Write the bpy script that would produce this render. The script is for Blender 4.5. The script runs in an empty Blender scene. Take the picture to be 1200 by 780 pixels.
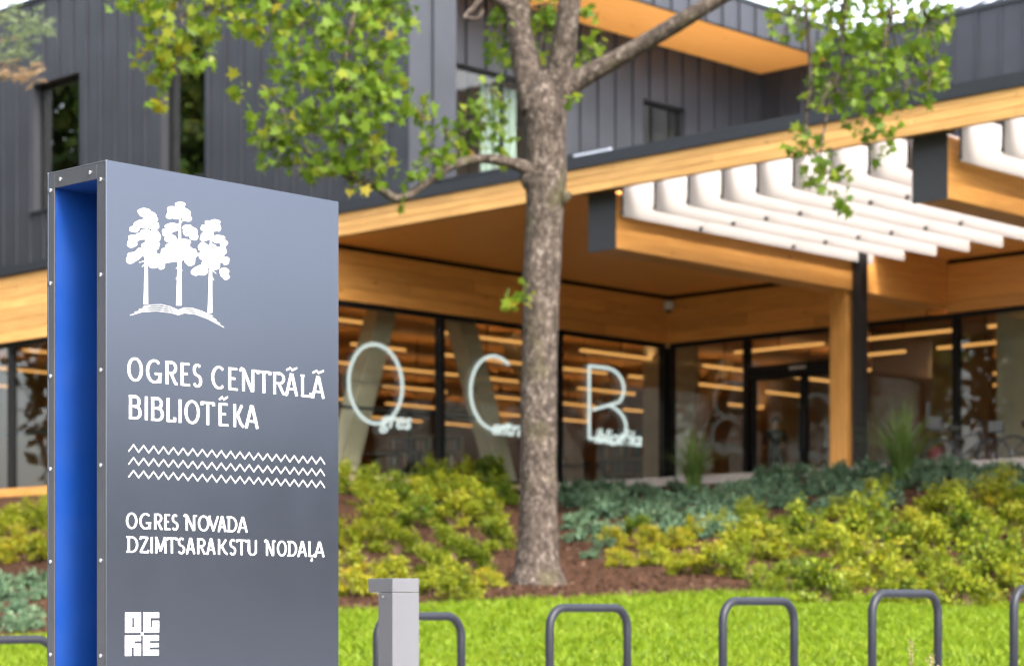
import bpy, bmesh, math, random
import numpy as np
from mathutils import Vector, Matrix, noise

R = math.radians
random.seed(7)
RNG = np.random.default_rng(7)
scene = bpy.context.scene
col = scene.collection

# ------------------------------------------------------------------ camera
EYE = 0.8
FPX = 2600.0            # focal length in photograph pixels (1200 wide)
HOR = 715.0             # horizon row in the photograph
cam_d = bpy.data.cameras.new('camera')
cam = bpy.data.objects.new('camera', cam_d)
col.objects.link(cam)
cam.location = (0, 0, EYE)
cam.rotation_euler = (R(90), 0, 0)
cam_d.sensor_width = 36
cam_d.lens = 36 * FPX / 1200
cam_d.shift_y = (HOR - 390) / 1200
cam_d.clip_start = 0.1
cam_d.clip_end = 3000
cam_d.dof.use_dof = True
cam_d.dof.focus_distance = 7.35
cam_d.dof.aperture_fstop = 4.1
scene.camera = cam

# ------------------------------------------------------------------ world and sun
SUN_EL, SUN_AZ = 44, 148        # azimuth clockwise from +Y (behind the camera, to the right)
w = bpy.data.worlds.new('World')
scene.world = w
w.use_nodes = True
nt = w.node_tree
nt.nodes.clear()
sky = nt.nodes.new('ShaderNodeTexSky')
sky.sky_type = 'NISHITA'
sky.sun_disc = False
sky.sun_elevation = R(SUN_EL)
sky.sun_rotation = R(SUN_AZ)
sky.air_density = 1.0
sky.dust_density = 4.0
sky.ozone_density = 1.0
hs = nt.nodes.new('ShaderNodeHueSaturation')
hs.inputs['Saturation'].default_value = 0.42
bg = nt.nodes.new('ShaderNodeBackground')
bg.inputs['Strength'].default_value = 0.15
wo = nt.nodes.new('ShaderNodeOutputWorld')
nt.links.new(sky.outputs[0], hs.inputs['Color'])
nt.links.new(hs.outputs[0], bg.inputs[0])
nt.links.new(bg.outputs[0], wo.inputs[0])

sun_d = bpy.data.lights.new('sun', 'SUN')
sun_d.energy = 1.1
sun_d.angle = R(14)
sun_d.color = (1.0, 0.95, 0.87)
sun = bpy.data.objects.new('sun', sun_d)
col.objects.link(sun)
_d = Vector((math.sin(R(SUN_AZ)) * math.cos(R(SUN_EL)), math.cos(R(SUN_AZ)) * math.cos(R(SUN_EL)), math.sin(R(SUN_EL))))
sun.rotation_euler = (-_d).to_track_quat('-Z', 'Y').to_euler()

scene.view_settings.view_transform = 'Standard'
scene.view_settings.look = 'None'
scene.view_settings.exposure = 2.72
scene.view_settings.gamma = 1
scene.view_settings.use_curve_mapping = False
scene.render.engine = 'CYCLES'
scene.cycles.use_denoising = True
scene.cycles.max_bounces = 10
scene.cycles.diffuse_bounces = 6
scene.cycles.transparent_max_bounces = 12
scene.cycles.caustics_reflective = False
scene.cycles.caustics_refractive = False
scene.cycles.sample_clamp_indirect = 6

# ------------------------------------------------------------------ helpers
class MB:
    """collects faces; build() links them as one mesh object"""
    def __init__(s):
        s.v = []; s.f = []; s.mi = []
    def box(s, x0, x1, y0, y1, z0, z1, m=0):
        n = len(s.v)
        s.v += [(x0,y0,z0),(x1,y0,z0),(x1,y1,z0),(x0,y1,z0),(x0,y0,z1),(x1,y0,z1),(x1,y1,z1),(x0,y1,z1)]
        s.f += [tuple(n+i for i in q) for q in ((0,3,2,1),(4,5,6,7),(0,1,5,4),(1,2,6,5),(2,3,7,6),(3,0,4,7))]
        s.mi += [m]*6
        return s
    def bar(s, a, b, wx, wy, m=0):
        """square bar from a to b"""
        a = Vector(a); b = Vector(b); d = (b-a).normalized()
        up = Vector((0,0,1)) if abs(d.z) < .95 else Vector((1,0,0))
        p = d.cross(up).normalized(); q = p.cross(d).normalized()
        n = len(s.v)
        for c in (a, b):
            for i, j in ((-1,-1),(1,-1),(1,1),(-1,1)):
                s.v.append(tuple(c + p*(i*wx/2) + q*(j*wy/2)))
        s.f += [tuple(n+i for i in k) for k in ((0,1,2,3),(7,6,5,4),(0,4,5,1),(1,5,6,2),(2,6,7,3),(3,7,4,0))]
        s.mi += [m]*6
        return s
    def tube(s, path, radii, seg=10, cap=True, m=0):
        pts = [Vector(p) for p in path]
        if not hasattr(radii, '__len__'): radii = [radii]*len(pts)
        n0 = len(s.v); last = None
        for i, p in enumerate(pts):
            d = (pts[min(i+1,len(pts)-1)] - pts[max(i-1,0)]).normalized()
            if last is None:
                ref = Vector((0,0,1)) if abs(d.z) < .9 else Vector((1,0,0))
                a = d.cross(ref).normalized()
            else:
                a = (last - d*last.dot(d)).normalized()
            last = a; b = d.cross(a)
            for k in range(seg):
                t = 2*math.pi*k/seg
                s.v.append(tuple(p + (a*math.cos(t) + b*math.sin(t))*radii[i]))
        for i in range(len(pts)-1):
            for k in range(seg):
                s.f.append((n0+i*seg+k, n0+i*seg+(k+1)%seg, n0+(i+1)*seg+(k+1)%seg, n0+(i+1)*seg+k)); s.mi.append(m)
        if cap:
            s.f.append(tuple(n0+k for k in reversed(range(seg)))); s.mi.append(m)
            e = n0+(len(pts)-1)*seg
            s.f.append(tuple(e+k for k in range(seg))); s.mi.append(m)
        return s
    def quad(s, a, b, c, d, m=0):
        n = len(s.v); s.v += [tuple(a),tuple(b),tuple(c),tuple(d)]; s.f.append((n,n+1,n+2,n+3)); s.mi.append(m)
        return s
    def prism(s, outline, y0, y1, m=0):
        """outline in local x,z (ccw seen from -y), extruded from y0 (front) to y1"""
        n = len(s.v); k = len(outline)
        s.v += [(x,y0,z) for x,z in outline] + [(x,y1,z) for x,z in outline]
        s.f.append(tuple(range(n,n+k))); s.f.append(tuple(reversed(range(n+k,n+2*k))))
        for i in range(k):
            j=(i+1)%k
            s.f.append((n+j, n+i, n+k+i, n+k+j))
        s.mi += [m]*(k+2)
        return s
    def build(s, name, mat, parent=None, smooth=False, bevel=0):
        me = bpy.data.meshes.new(name)
        me.from_pydata(s.v, [], s.f)
        mats = mat if isinstance(mat, (list,tuple)) else [mat]
        for m in mats: me.materials.append(m)
        if len(mats) > 1: me.polygons.foreach_set('material_index', s.mi)
        if smooth: me.polygons.foreach_set('use_smooth', [True]*len(me.polygons))
        me.update()
        o = bpy.data.objects.new(name, me)
        col.objects.link(o)
        if parent: o.parent = parent
        if bevel:
            b = o.modifiers.new('bevel','BEVEL'); b.width = bevel; b.segments = 2; b.limit_method='ANGLE'
        return o

def tag(o, label=None, cat=None, group=None, kind=None):
    if label: o['label'] = label
    if cat: o['category'] = cat
    if group: o['group'] = group
    if kind: o['kind'] = kind
    return o

def empty(name, loc=(0,0,0), rz=0):
    o = bpy.data.objects.new(name, None)
    o.empty_display_size = .2
    o.location = loc; o.rotation_euler = (0,0,rz)
    col.objects.link(o)
    return o

def obj(name, me, parent=None):
    o = bpy.data.objects.new(name, me); col.objects.link(o)
    if parent: o.parent = parent
    return o

def at(px, py, Y):
    """point seen at photograph pixel (px,py) standing Y metres in front of the camera"""
    return Vector(((px-600)*Y/FPX, Y, EYE + (HOR-py)*Y/FPX))

# ------------------------------------------------------------------ materials
def new_mat(name):
    m = bpy.data.materials.new(name); m.use_nodes = True
    n = m.node_tree; n.nodes.clear()
    o = n.nodes.new('ShaderNodeOutputMaterial')
    return m, n, o

def N(nt, t, **kw):
    n = nt.nodes.new(t)
    for k, v in kw.items():
        if k in n.inputs: n.inputs[k].default_value = v
        else: setattr(n, k, v)
    return n

def plain(name, c, rough=.5, metal=0, var=.06, scale=8, bump=0, bscale=60, spec=.5, coat=0, rvar=0):
    m, n, o = new_mat(name)
    p = N(n, 'ShaderNodeBsdfPrincipled'); p.inputs['Roughness'].default_value = rough
    p.inputs['Metallic'].default_value = metal; p.inputs['Specular IOR Level'].default_value = spec
    p.inputs['Coat Weight'].default_value = coat
    tc = N(n,'ShaderNodeTexCoord'); nz = N(n,'ShaderNodeTexNoise'); nz.inputs['Scale'].default_value = scale
    nz.inputs['Detail'].default_value = 4
    n.links.new(tc.outputs['Object'], nz.inputs['Vector'])
    r = N(n,'ShaderNodeValToRGB')
    r.color_ramp.elements[0].position = .3; r.color_ramp.elements[1].position = .7
    r.color_ramp.elements[0].color = (*[max(0,x*(1-var)) for x in c],1)
    r.color_ramp.elements[1].color = (*[x*(1+var) for x in c],1)
    n.links.new(nz.outputs[0], r.inputs[0]); n.links.new(r.outputs[0], p.inputs['Base Color'])
    if rvar:
        n4 = N(n,'ShaderNodeTexNoise'); n4.inputs['Scale'].default_value = 5; n4.inputs['Detail'].default_value = 7; n4.inputs['Roughness'].default_value=.7
        n.links.new(tc.outputs['Object'], n4.inputs['Vector'])
        rr_ = N(n,'ShaderNodeMapRange'); rr_.inputs['From Min'].default_value=.3; rr_.inputs['From Max'].default_value=.75
        rr_.inputs['To Min'].default_value=rough; rr_.inputs['To Max'].default_value=rough+rvar
        n.links.new(n4.outputs[0], rr_.inputs[0]); n.links.new(rr_.outputs[0], p.inputs['Roughness'])
    if bump:
        n2 = N(n,'ShaderNodeTexNoise'); n2.inputs['Scale'].default_value = bscale; n2.inputs['Detail'].default_value=3
        n.links.new(tc.outputs['Object'], n2.inputs['Vector'])
        b = N(n,'ShaderNodeBump'); b.inputs['Strength'].default_value = bump; b.inputs['Distance'].default_value=.02
        n.links.new(n2.outputs[0], b.inputs['Height']); n.links.new(b.outputs[0], p.inputs['Normal'])
    n.links.new(p.outputs[0], o.inputs[0])
    return m

def emit(name, c, s):
    m, n, o = new_mat(name)
    e = N(n,'ShaderNodeEmission'); e.inputs[0].default_value = (*c,1); e.inputs[1].default_value = s
    n.links.new(e.outputs[0], o.inputs[0])
    return m

def glass(name, tint=(.86,.89,.87), f0=.04, rough=0.0):
    m, n, o = new_mat(name)
    t = N(n,'ShaderNodeBsdfTransparent'); t.inputs[0].default_value = (*tint,1)
    g = N(n,'ShaderNodeBsdfGlossy'); g.inputs['Roughness'].default_value = rough; g.inputs[0].default_value=(1,1,1,1)
    # Schlick reflectance, the same from both sides of the pane
    lw = N(n,'ShaderNodeLayerWeight'); lw.inputs[0].default_value = .5
    pw = N(n,'ShaderNodeMath', operation='POWER'); pw.inputs[1].default_value = 5
    f = N(n,'ShaderNodeMath', operation='MULTIPLY_ADD'); f.inputs[1].default_value = 1-f0; f.inputs[2].default_value = f0
    n.links.new(lw.outputs['Facing'], pw.inputs[0]); n.links.new(pw.outputs[0], f.inputs[0])
    mx = N(n,'ShaderNodeMixShader')
    n.links.new(f.outputs[0], mx.inputs[0]); n.links.new(t.outputs[0], mx.inputs[1]); n.links.new(g.outputs[0], mx.inputs[2])
    n.links.new(mx.outputs[0], o.inputs[0])
    return m

def wood(name, c1, c2, rough=.45, axis='X', line=0):
    """grain along the local axis; lines = fine board joints"""
    m, n, o = new_mat(name)
    p = N(n,'ShaderNodeBsdfPrincipled'); p.inputs['Roughness'].default_value = rough
    tc = N(n,'ShaderNodeTexCoord'); mp = N(n,'ShaderNodeMapping')
    sc = {'X':(.5,9,9),'Y':(9,.5,9),'Z':(9,9,.5)}[axis]
    mp.inputs['Scale'].default_value = sc
    n.links.new(tc.outputs['Object'], mp.inputs[0])
    nz = N(n,'ShaderNodeTexNoise'); nz.inputs['Scale'].default_value = 2.2; nz.inputs['Detail'].default_value=6; nz.inputs['Roughness'].default_value=.65
    n.links.new(mp.outputs[0], nz.inputs['Vector'])
    r = N(n,'ShaderNodeValToRGB'); r.color_ramp.elements[0].position=.32; r.color_ramp.elements[1].position=.68
    r.color_ramp.elements[0].color=(*c1,1); r.color_ramp.elements[1].color=(*c2,1)
    n.links.new(nz.outputs[0], r.inputs[0])
    # knots
    vo = N(n,'ShaderNodeTexVoronoi'); vo.inputs['Scale'].default_value = 2.6
    mp2 = N(n,'ShaderNodeMapping'); mp2.inputs['Scale'].default_value = {'X':(.45,1,1),'Y':(1,.45,1),'Z':(1,1,.45)}[axis]
    n.links.new(tc.outputs['Object'], mp2.inputs[0]); n.links.new(mp2.outputs[0], vo.inputs['Vector'])
    kr = N(n,'ShaderNodeMapRange'); kr.inputs['From Min'].default_value=.03; kr.inputs['From Max'].default_value=.09
    n.links.new(vo.outputs['Distance'], kr.inputs[0])
    mk = N(n,'ShaderNodeMix', data_type='RGBA'); mk.inputs[6].default_value=(c1[0]*.45,c1[1]*.4,c1[2]*.35,1)
    n.links.new(kr.outputs[0], mk.inputs[0]); n.links.new(r.outputs[0], mk.inputs[7])
    out = mk.outputs[2]
    # each piece its own tone
    oi = N(n,'ShaderNodeObjectInfo'); hv = N(n,'ShaderNodeHueSaturation')
    mr = N(n,'ShaderNodeMapRange'); mr.inputs['To Min'].default_value=.86; mr.inputs['To Max'].default_value=1.12
    n.links.new(oi.outputs['Random'], mr.inputs[0]); n.links.new(mr.outputs[0], hv.inputs['Value']); n.links.new(out, hv.inputs['Color'])
    out = hv.outputs[0]
    if line:
        sx = N(n,'ShaderNodeSeparateXYZ'); n.links.new(tc.outputs['Object'], sx.inputs[0])
        mm = N(n,'ShaderNodeMath', operation='FRACT'); ml = N(n,'ShaderNodeMath', operation='MULTIPLY'); ml.inputs[1].default_value=1/line
        n.links.new(sx.outputs[{'X':1,'Y':0,'Z':0}[axis]], ml.inputs[0]); n.links.new(ml.outputs[0], mm.inputs[0])
        lt = N(n,'ShaderNodeMath', operation='LESS_THAN'); lt.inputs[1].default_value=.08
        n.links.new(mm.outputs[0], lt.inputs[0])
        mj = N(n,'ShaderNodeMix', data_type='RGBA'); mj.inputs[7].default_value=(c1[0]*.55,c1[1]*.5,c1[2]*.45,1)
        n.links.new(lt.outputs[0], mj.inputs[0]); n.links.new(out, mj.inputs[6]); out = mj.outputs[2]
    n.links.new(out, p.inputs['Base Color'])
    n.links.new(p.outputs[0], o.inputs[0])
    return m

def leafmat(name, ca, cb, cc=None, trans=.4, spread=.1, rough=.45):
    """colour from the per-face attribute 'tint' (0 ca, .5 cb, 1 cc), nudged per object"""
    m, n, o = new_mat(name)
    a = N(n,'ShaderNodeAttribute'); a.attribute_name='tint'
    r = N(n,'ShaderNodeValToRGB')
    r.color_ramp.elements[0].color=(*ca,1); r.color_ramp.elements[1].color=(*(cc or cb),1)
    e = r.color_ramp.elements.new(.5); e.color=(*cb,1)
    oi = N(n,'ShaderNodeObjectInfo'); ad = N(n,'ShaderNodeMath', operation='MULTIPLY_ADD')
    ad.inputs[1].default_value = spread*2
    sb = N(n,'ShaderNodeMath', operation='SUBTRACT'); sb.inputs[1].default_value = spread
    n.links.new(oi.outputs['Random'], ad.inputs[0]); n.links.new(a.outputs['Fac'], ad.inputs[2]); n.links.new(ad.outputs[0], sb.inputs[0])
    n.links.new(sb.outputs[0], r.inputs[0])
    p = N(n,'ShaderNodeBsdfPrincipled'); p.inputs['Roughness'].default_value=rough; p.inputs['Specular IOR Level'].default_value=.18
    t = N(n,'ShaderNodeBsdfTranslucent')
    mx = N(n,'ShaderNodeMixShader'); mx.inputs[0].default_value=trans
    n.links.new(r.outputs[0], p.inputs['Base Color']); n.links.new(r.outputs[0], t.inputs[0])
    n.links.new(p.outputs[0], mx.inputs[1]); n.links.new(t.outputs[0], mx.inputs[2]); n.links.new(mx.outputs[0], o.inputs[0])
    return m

M = {}
M['panel'] = plain('powder_coat_grey', (.074,.083,.107), rough=.20, var=.02, scale=2.5, metal=.93, spec=.5, rvar=.03)
M['flange'] = plain('flange_grey', (.028,.030,.035), rough=.45, var=.08, scale=12)
M['blue'] = plain('blue_enamel', (.001,.030,.165), rough=.4, rvar=.2, var=.05)
M['white_print'] = plain('white_print', (.44,.44,.45), rough=.5, var=.03)
M['steel'] = plain('screw_steel', (.55,.55,.56), rough=.3, metal=1)
M['clad'] = plain('zinc_cladding', (.022,.0235,.030), rough=.42, var=.16, scale=1.3, metal=.15, bump=.02, bscale=6)
M['clad_seam'] = plain('zinc_seam', (.015,.016,.020), rough=.5, var=.1)
M['flash'] = plain('dark_flashing', (.010,.012,.016), rough=.45)
M['black'] = plain('black_frame', (.0045,.0045,.005), rough=.5, var=.2, spec=.25)
M['gap'] = plain('shadow_gap', (.012,.007,.004), rough=1, spec=0)
M['post_black'] = plain('black_steel_post', (.008,.008,.010), rough=.5, var=.2)
M['endcap'] = plain('beam_end_cap', (.018,.019,.022), rough=.5)
M['timber'] = wood('glulam_timber', (.52,.225,.052), (.68,.335,.09), axis='X')
M['timber_y'] = wood('glulam_timber_y', (.52,.225,.052), (.68,.335,.09), axis='Y')
M['timber_z'] = wood('glulam_timber_z', (.52,.225,.052), (.68,.335,.09), axis='Z')
M['timber_pale'] = wood('pale_larch_boards', (.40,.205,.058), (.58,.33,.11), axis='X')
M['soffit'] = wood('soffit_boards', (.88,.38,.085), (.93,.46,.125), axis='X', line=.14)  # both soffit woods lightened in colour to stand in for missing bounce light
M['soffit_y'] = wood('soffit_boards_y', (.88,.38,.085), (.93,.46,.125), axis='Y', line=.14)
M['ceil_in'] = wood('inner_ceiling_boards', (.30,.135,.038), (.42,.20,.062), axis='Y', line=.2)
def felt_mat():
    m, n, o = new_mat('white_felt')
    d = N(n,'ShaderNodeBsdfDiffuse'); d.inputs[0].default_value=(.49,.45,.43,1)
    t = N(n,'ShaderNodeBsdfTranslucent'); t.inputs[0].default_value=(.49,.45,.43,1)
    tc = N(n,'ShaderNodeTexCoord'); nz = N(n,'ShaderNodeTexNoise'); nz.inputs['Scale'].default_value=1.5; nz.inputs['Detail'].default_value=5
    n.links.new(tc.outputs['Object'], nz.inputs['Vector'])
    r = N(n,'ShaderNodeValToRGB'); r.color_ramp.elements[0].color=(.45,.41,.39,1); r.color_ramp.elements[1].color=(.53,.49,.47,1)
    n.links.new(nz.outputs[0], r.inputs[0]); n.links.new(r.outputs[0], d.inputs[0])
    mx = N(n,'ShaderNodeMixShader'); mx.inputs[0].default_value=.35
    n.links.new(d.outputs[0], mx.inputs[1]); n.links.new(t.outputs[0], mx.inputs[2]); n.links.new(mx.outputs[0], o.inputs[0])
    return m
M['felt'] = felt_mat()
M['glass'] = glass('window_glass')
M['glass_up'] = glass('upper_window_glass', (.55,.58,.57), f0=.17)
M['strip'] = emit('led_strip', (1.0,.46,.13), .185)
M['fill_uplight'] = emit('fill_glow', (1.0,.60,.27), 6.5)  # emitter added out of sight above the strips to light the interior
M['neon'] = emit('neon_tube', (.86,1.0,.95), .135)
M['script'] = emit('neon_script', (.86,1.0,.95), .15)
M['floor_in'] = plain('library_floor', (.40,.30,.21), rough=.4, var=.15, scale=2)
M['bounce_roof'] = plain('pale_bounce_roof', (.52,.50,.47), rough=.95, var=.2, scale=9, bump=.3)  # unseen roof top made pale to bounce light up to the loggia soffit
M['plaster'] = plain('warm_plaster', (.26,.17,.10), rough=.8, var=.08, scale=1)
M['column'] = plain('pale_column', (.42,.36,.26), rough=.7, var=.1, scale=2)
M['dark_in'] = plain('dark_furniture', (.05,.04,.035), rough=.6, var=.3)
M['shelf'] = plain('oak_shelf', (.30,.19,.10), rough=.5, var=.15)
M['curtain'] = plain('pale_curtain', (.26,.31,.275), rough=.9, var=.08, scale=5)
M['white_plastic'] = plain('white_plastic', (.6,.59,.57), rough=.4)
M['exit_light'] = emit('lit_sign_panel', (.9,.93,1.0), .17)
M['concrete'] = plain('terrace_concrete', (.60,.56,.52), rough=.85, var=.15, scale=4, bump=.2)
M['kerb'] = plain('kerb_stone', (.34,.29,.26), rough=.85, var=.18, scale=6, bump=.2)
M['rack'] = plain('rack_powder_coat', (.007,.0078,.013), rough=.5, var=.15, spec=.3)
M['bollard'] = plain('bollard_grey', (.072,.072,.080), rough=.5, var=.03, spec=.4)
M['rubber'] = plain('rubber', (.012,.012,.012), rough=.7)
M['bike_dark'] = plain('bicycle_paint', (.015,.015,.018), rough=.35)
M['red'] = plain('red_plastic', (.12,.006,.006), rough=.6)
M['roof_metal'] = plain('pale_roof_metal', (.42,.45,.52), rough=.4, var=.08, scale=2)
M['paving'] = plain('plaza_paving', (.30,.29,.28), rough=.85, var=.15, scale=3, bump=.2)
M['soil'] = plain('hill_ground', (.10,.08,.05), rough=.95, var=.3, scale=2)
M['lawn'] = plain('lawn_soil', (.075,.11,.007), rough=.9, var=.25, scale=3)
M['skin'] = plain('skin', (.45,.27,.19), rough=.5)
M['cloth'] = plain('dark_cloth', (.02,.02,.028), rough=.9)
M['hair'] = plain('dark_hair', (.02,.014,.01), rough=.6)
BOOKS = [plain('book_cover_%d' % i, c, rough=.6) for i, c in enumerate([(.25,.05,.03),(.04,.08,.15),(.30,.24,.14),(.05,.12,.07),(.45,.40,.32),(.10,.05,.08)])]

def mulch_mat():
    m, n, o = new_mat('bark_mulch')
    p = N(n,'ShaderNodeBsdfPrincipled'); p.inputs['Roughness'].default_value=.95; p.inputs['Specular IOR Level'].default_value=.05
    tc = N(n,'ShaderNodeTexCoord')
    vo = N(n,'ShaderNodeTexVoronoi'); vo.inputs['Scale'].default_value=16
    n.links.new(tc.outputs['Object'], vo.inputs['Vector'])
    r = N(n,'ShaderNodeValToRGB')
    r.color_ramp.elements[0].color=(.014,.006,.0035,1); r.color_ramp.elements[1].color=(.060,.030,.017,1)
    sx = N(n,'ShaderNodeSeparateColor'); n.links.new(vo.outputs['Color'], sx.inputs[0]); n.links.new(sx.outputs[0], r.inputs[0])
    n.links.new(r.outputs[0], p.inputs['Base Color'])
    b = N(n,'ShaderNodeBump'); b.inputs['Strength'].default_value=.8; b.inputs['Distance'].default_value=.03
    n.links.new(vo.outputs['Distance'], b.inputs['Height']); n.links.new(b.outputs[0], p.inputs['Normal'])
    n.links.new(p.outputs[0], o.inputs[0])
    return m
M['mulch'] = mulch_mat()

def bark_mat(name, dark, mid, light):
    m, n, o = new_mat(name)
    p = N(n,'ShaderNodeBsdfPrincipled'); p.inputs['Roughness'].default_value=.9; p.inputs['Specular IOR Level'].default_value=.2
    tc = N(n,'ShaderNodeTexCoord'); mp = N(n,'ShaderNodeMapping'); mp.inputs['Scale'].default_value=(1,1,.7)
    n.links.new(tc.outputs['Object'], mp.inputs[0])
    nz = N(n,'ShaderNodeTexNoise'); nz.inputs['Scale'].default_value=11; nz.inputs['Detail'].default_value=8; nz.inputs['Roughness'].default_value=.7
    n.links.new(mp.outputs[0], nz.inputs['Vector'])
    r = N(n,'ShaderNodeValToRGB')
    r.color_ramp.elements[0].position=.36; r.color_ramp.elements[0].color=(*dark,1)
    r.color_ramp.elements[1].position=.70; r.color_ramp.elements[1].color=(*light,1)
    e = r.color_ramp.elements.new(.53); e.color=(*mid,1)
    vf = N(n,'ShaderNodeTexVoronoi'); vf.inputs['Scale'].default_value=19; vf.inputs['Randomness'].default_value=1
    n.links.new(mp.outputs[0], vf.inputs['Vector'])
    vr = N(n,'ShaderNodeMapRange'); vr.inputs['From Min'].default_value=0; vr.inputs['From Max'].default_value=.55; vr.inputs['To Min'].default_value=.09; vr.inputs['To Max'].default_value=-.09
    n.links.new(vf.outputs['Distance'], vr.inputs[0])
    av = N(n,'ShaderNodeMath', operation='ADD'); n.links.new(nz.outputs[0], av.inputs[0]); n.links.new(vr.outputs[0], av.inputs[1])
    n.links.new(av.outputs[0], r.inputs[0])
    # moss in big patches
    n3 = N(n,'ShaderNodeTexNoise'); n3.inputs['Scale'].default_value=1.6; n3.inputs['Detail'].default_value=5
    n.links.new(tc.outputs['Object'], n3.inputs['Vector'])
    mr = N(n,'ShaderNodeMapRange'); mr.inputs['From Min'].default_value=.55; mr.inputs['From Max'].default_value=.70; mr.inputs['To Max'].default_value=.65
    n.links.new(n3.outputs[0], mr.inputs[0])
    mx = N(n,'ShaderNodeMix', data_type='RGBA'); mx.inputs[7].default_value=(.045,.042,.014,1)
    n.links.new(mr.outputs[0], mx.inputs[0]); n.links.new(r.outputs[0], mx.inputs[6])
    n.links.new(mx.outputs[2], p.inputs['Base Color'])
    b = N(n,'ShaderNodeBump'); b.inputs['Strength'].default_value=.9; b.inputs['Distance'].default_value=.04
    n.links.new(av.outputs[0], b.inputs['Height']); n.links.new(b.outputs[0], p.inputs['Normal'])
    n.links.new(p.outputs[0], o.inputs[0])
    return m
M['bark'] = bark_mat('maple_bark', (.026,.019,.015), (.078,.060,.048), (.20,.17,.148))
M['pine_bark'] = bark_mat('pine_bark', (.06,.04,.03), (.16,.10,.07), (.28,.19,.13))
M['maple_leaf'] = leafmat('maple_leaves', (.030,.076,.010), (.118,.182,.015), (.28,.23,.02), trans=.55)
M['spirea'] = leafmat('spirea_leaves', (.042,.090,.006), (.20,.22,.010), (.38,.235,.016), trans=.35, spread=.12)
M['stem'] = plain('shrub_stems', (.10,.055,.035), rough=.9)
M['teal'] = leafmat('ground_rose_leaves', (.030,.068,.038), (.080,.138,.074), (.18,.21,.11), trans=.3)
M['ograss'] = leafmat('ornamental_grass', (.04,.09,.02), (.11,.17,.04), (.22,.22,.10), trans=.4)
M['needle'] = leafmat('pine_needles', (.06,.10,.05), (.18,.22,.11), (.28,.16,.09), trans=.3)
M['blade'] = leafmat('grass_blades', (.070,.130,.005), (.145,.215,.008), (.215,.255,.022), trans=.45, rough=.5)
M['chips'] = leafmat('mulch_chips', (.018,.009,.005), (.050,.026,.015), (.16,.095,.062), trans=0, rough=.9)
M['belt'] = leafmat('far_tree_leaves', (.02,.045,.010), (.05,.085,.015), (.10,.11,.02), trans=.3)
M['stalk'] = leafmat('dry_stalk', (.12,.10,.05), (.22,.17,.09), (.30,.22,.14), trans=.2)

# ------------------------------------------------------------------ leaf meshes by numpy
def faces_mesh(name, V, F, tint, mats, mi=None):
    """V (n,3), F list of equal-size faces as (m,k) array, tint per face"""
    me = bpy.data.meshes.new(name)
    m, k = F.shape
    me.vertices.add(len(V)); me.vertices.foreach_set('co', V.astype(np.float32).ravel())
    me.loops.add(m*k); me.loops.foreach_set('vertex_index', F.astype(np.int32).ravel())
    me.polygons.add(m); me.polygons.foreach_set('loop_start', np.arange(0,m*k,k,dtype=np.int32))
    me.polygons.foreach_set('loop_total', np.full(m,k,dtype=np.int32))
    a = me.attributes.new('tint','FLOAT','FACE'); a.data.foreach_set('value', np.clip(tint,0,1).astype(np.float32))
    for x in mats: me.materials.append(x)
    if mi is not None: me.polygons.foreach_set('material_index', mi.astype(np.int32))
    me.update(calc_edges=True)
    return me

def frames(n, up_bias=.6, rng=RNG):
    """random orthonormal frames: normal N (biased upwards), tip direction T, side S"""
    Nn = rng.normal(size=(n,3)); Nn[:,2] += up_bias*1.6
    Nn /= np.linalg.norm(Nn,axis=1)[:,None]
    T = rng.normal(size=(n,3)); T[:,2] -= .5
    T -= Nn*np.sum(T*Nn,axis=1)[:,None]; T /= np.linalg.norm(T,axis=1)[:,None]
    S = np.cross(Nn,T)
    return Nn,T,S

MAPLE = np.array([(0,0),(.16,.10),(.50,-.02),(.34,.30),(.56,.58),(.22,.56),(.0,1.0),(-.22,.56),(-.56,.58),(-.34,.30),(-.50,-.02),(-.16,.10)])
OVAL = np.array([(0,0),(.24,.3),(.2,.7),(0,1),(-.2,.7),(-.24,.3)])
KITE = np.array([(0,0),(.3,.45),(0,1),(-.3,.45)])
def leaves(P, size, shape, up_bias=.6, cup=.15, rng=RNG):
    """one polygon leaf per point; returns V, F"""
    n = len(P); k = len(shape)
    Nn,T,S = frames(n, up_bias, rng)
    sz = np.broadcast_to(np.asarray(size), (n,))[:,None,None]
    L = S[:,None,:]*shape[None,:,0,None] + T[:,None,:]*shape[None,:,1,None] - Nn[:,None,:]*(cup*(shape[None,:,0,None]**2*2+ .4*shape[None,:,1,None]**2))
    V = P[:,None,:] + L*sz
    F = np.arange(n*k).reshape(n,k)
    return V.reshape(-1,3), F

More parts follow.
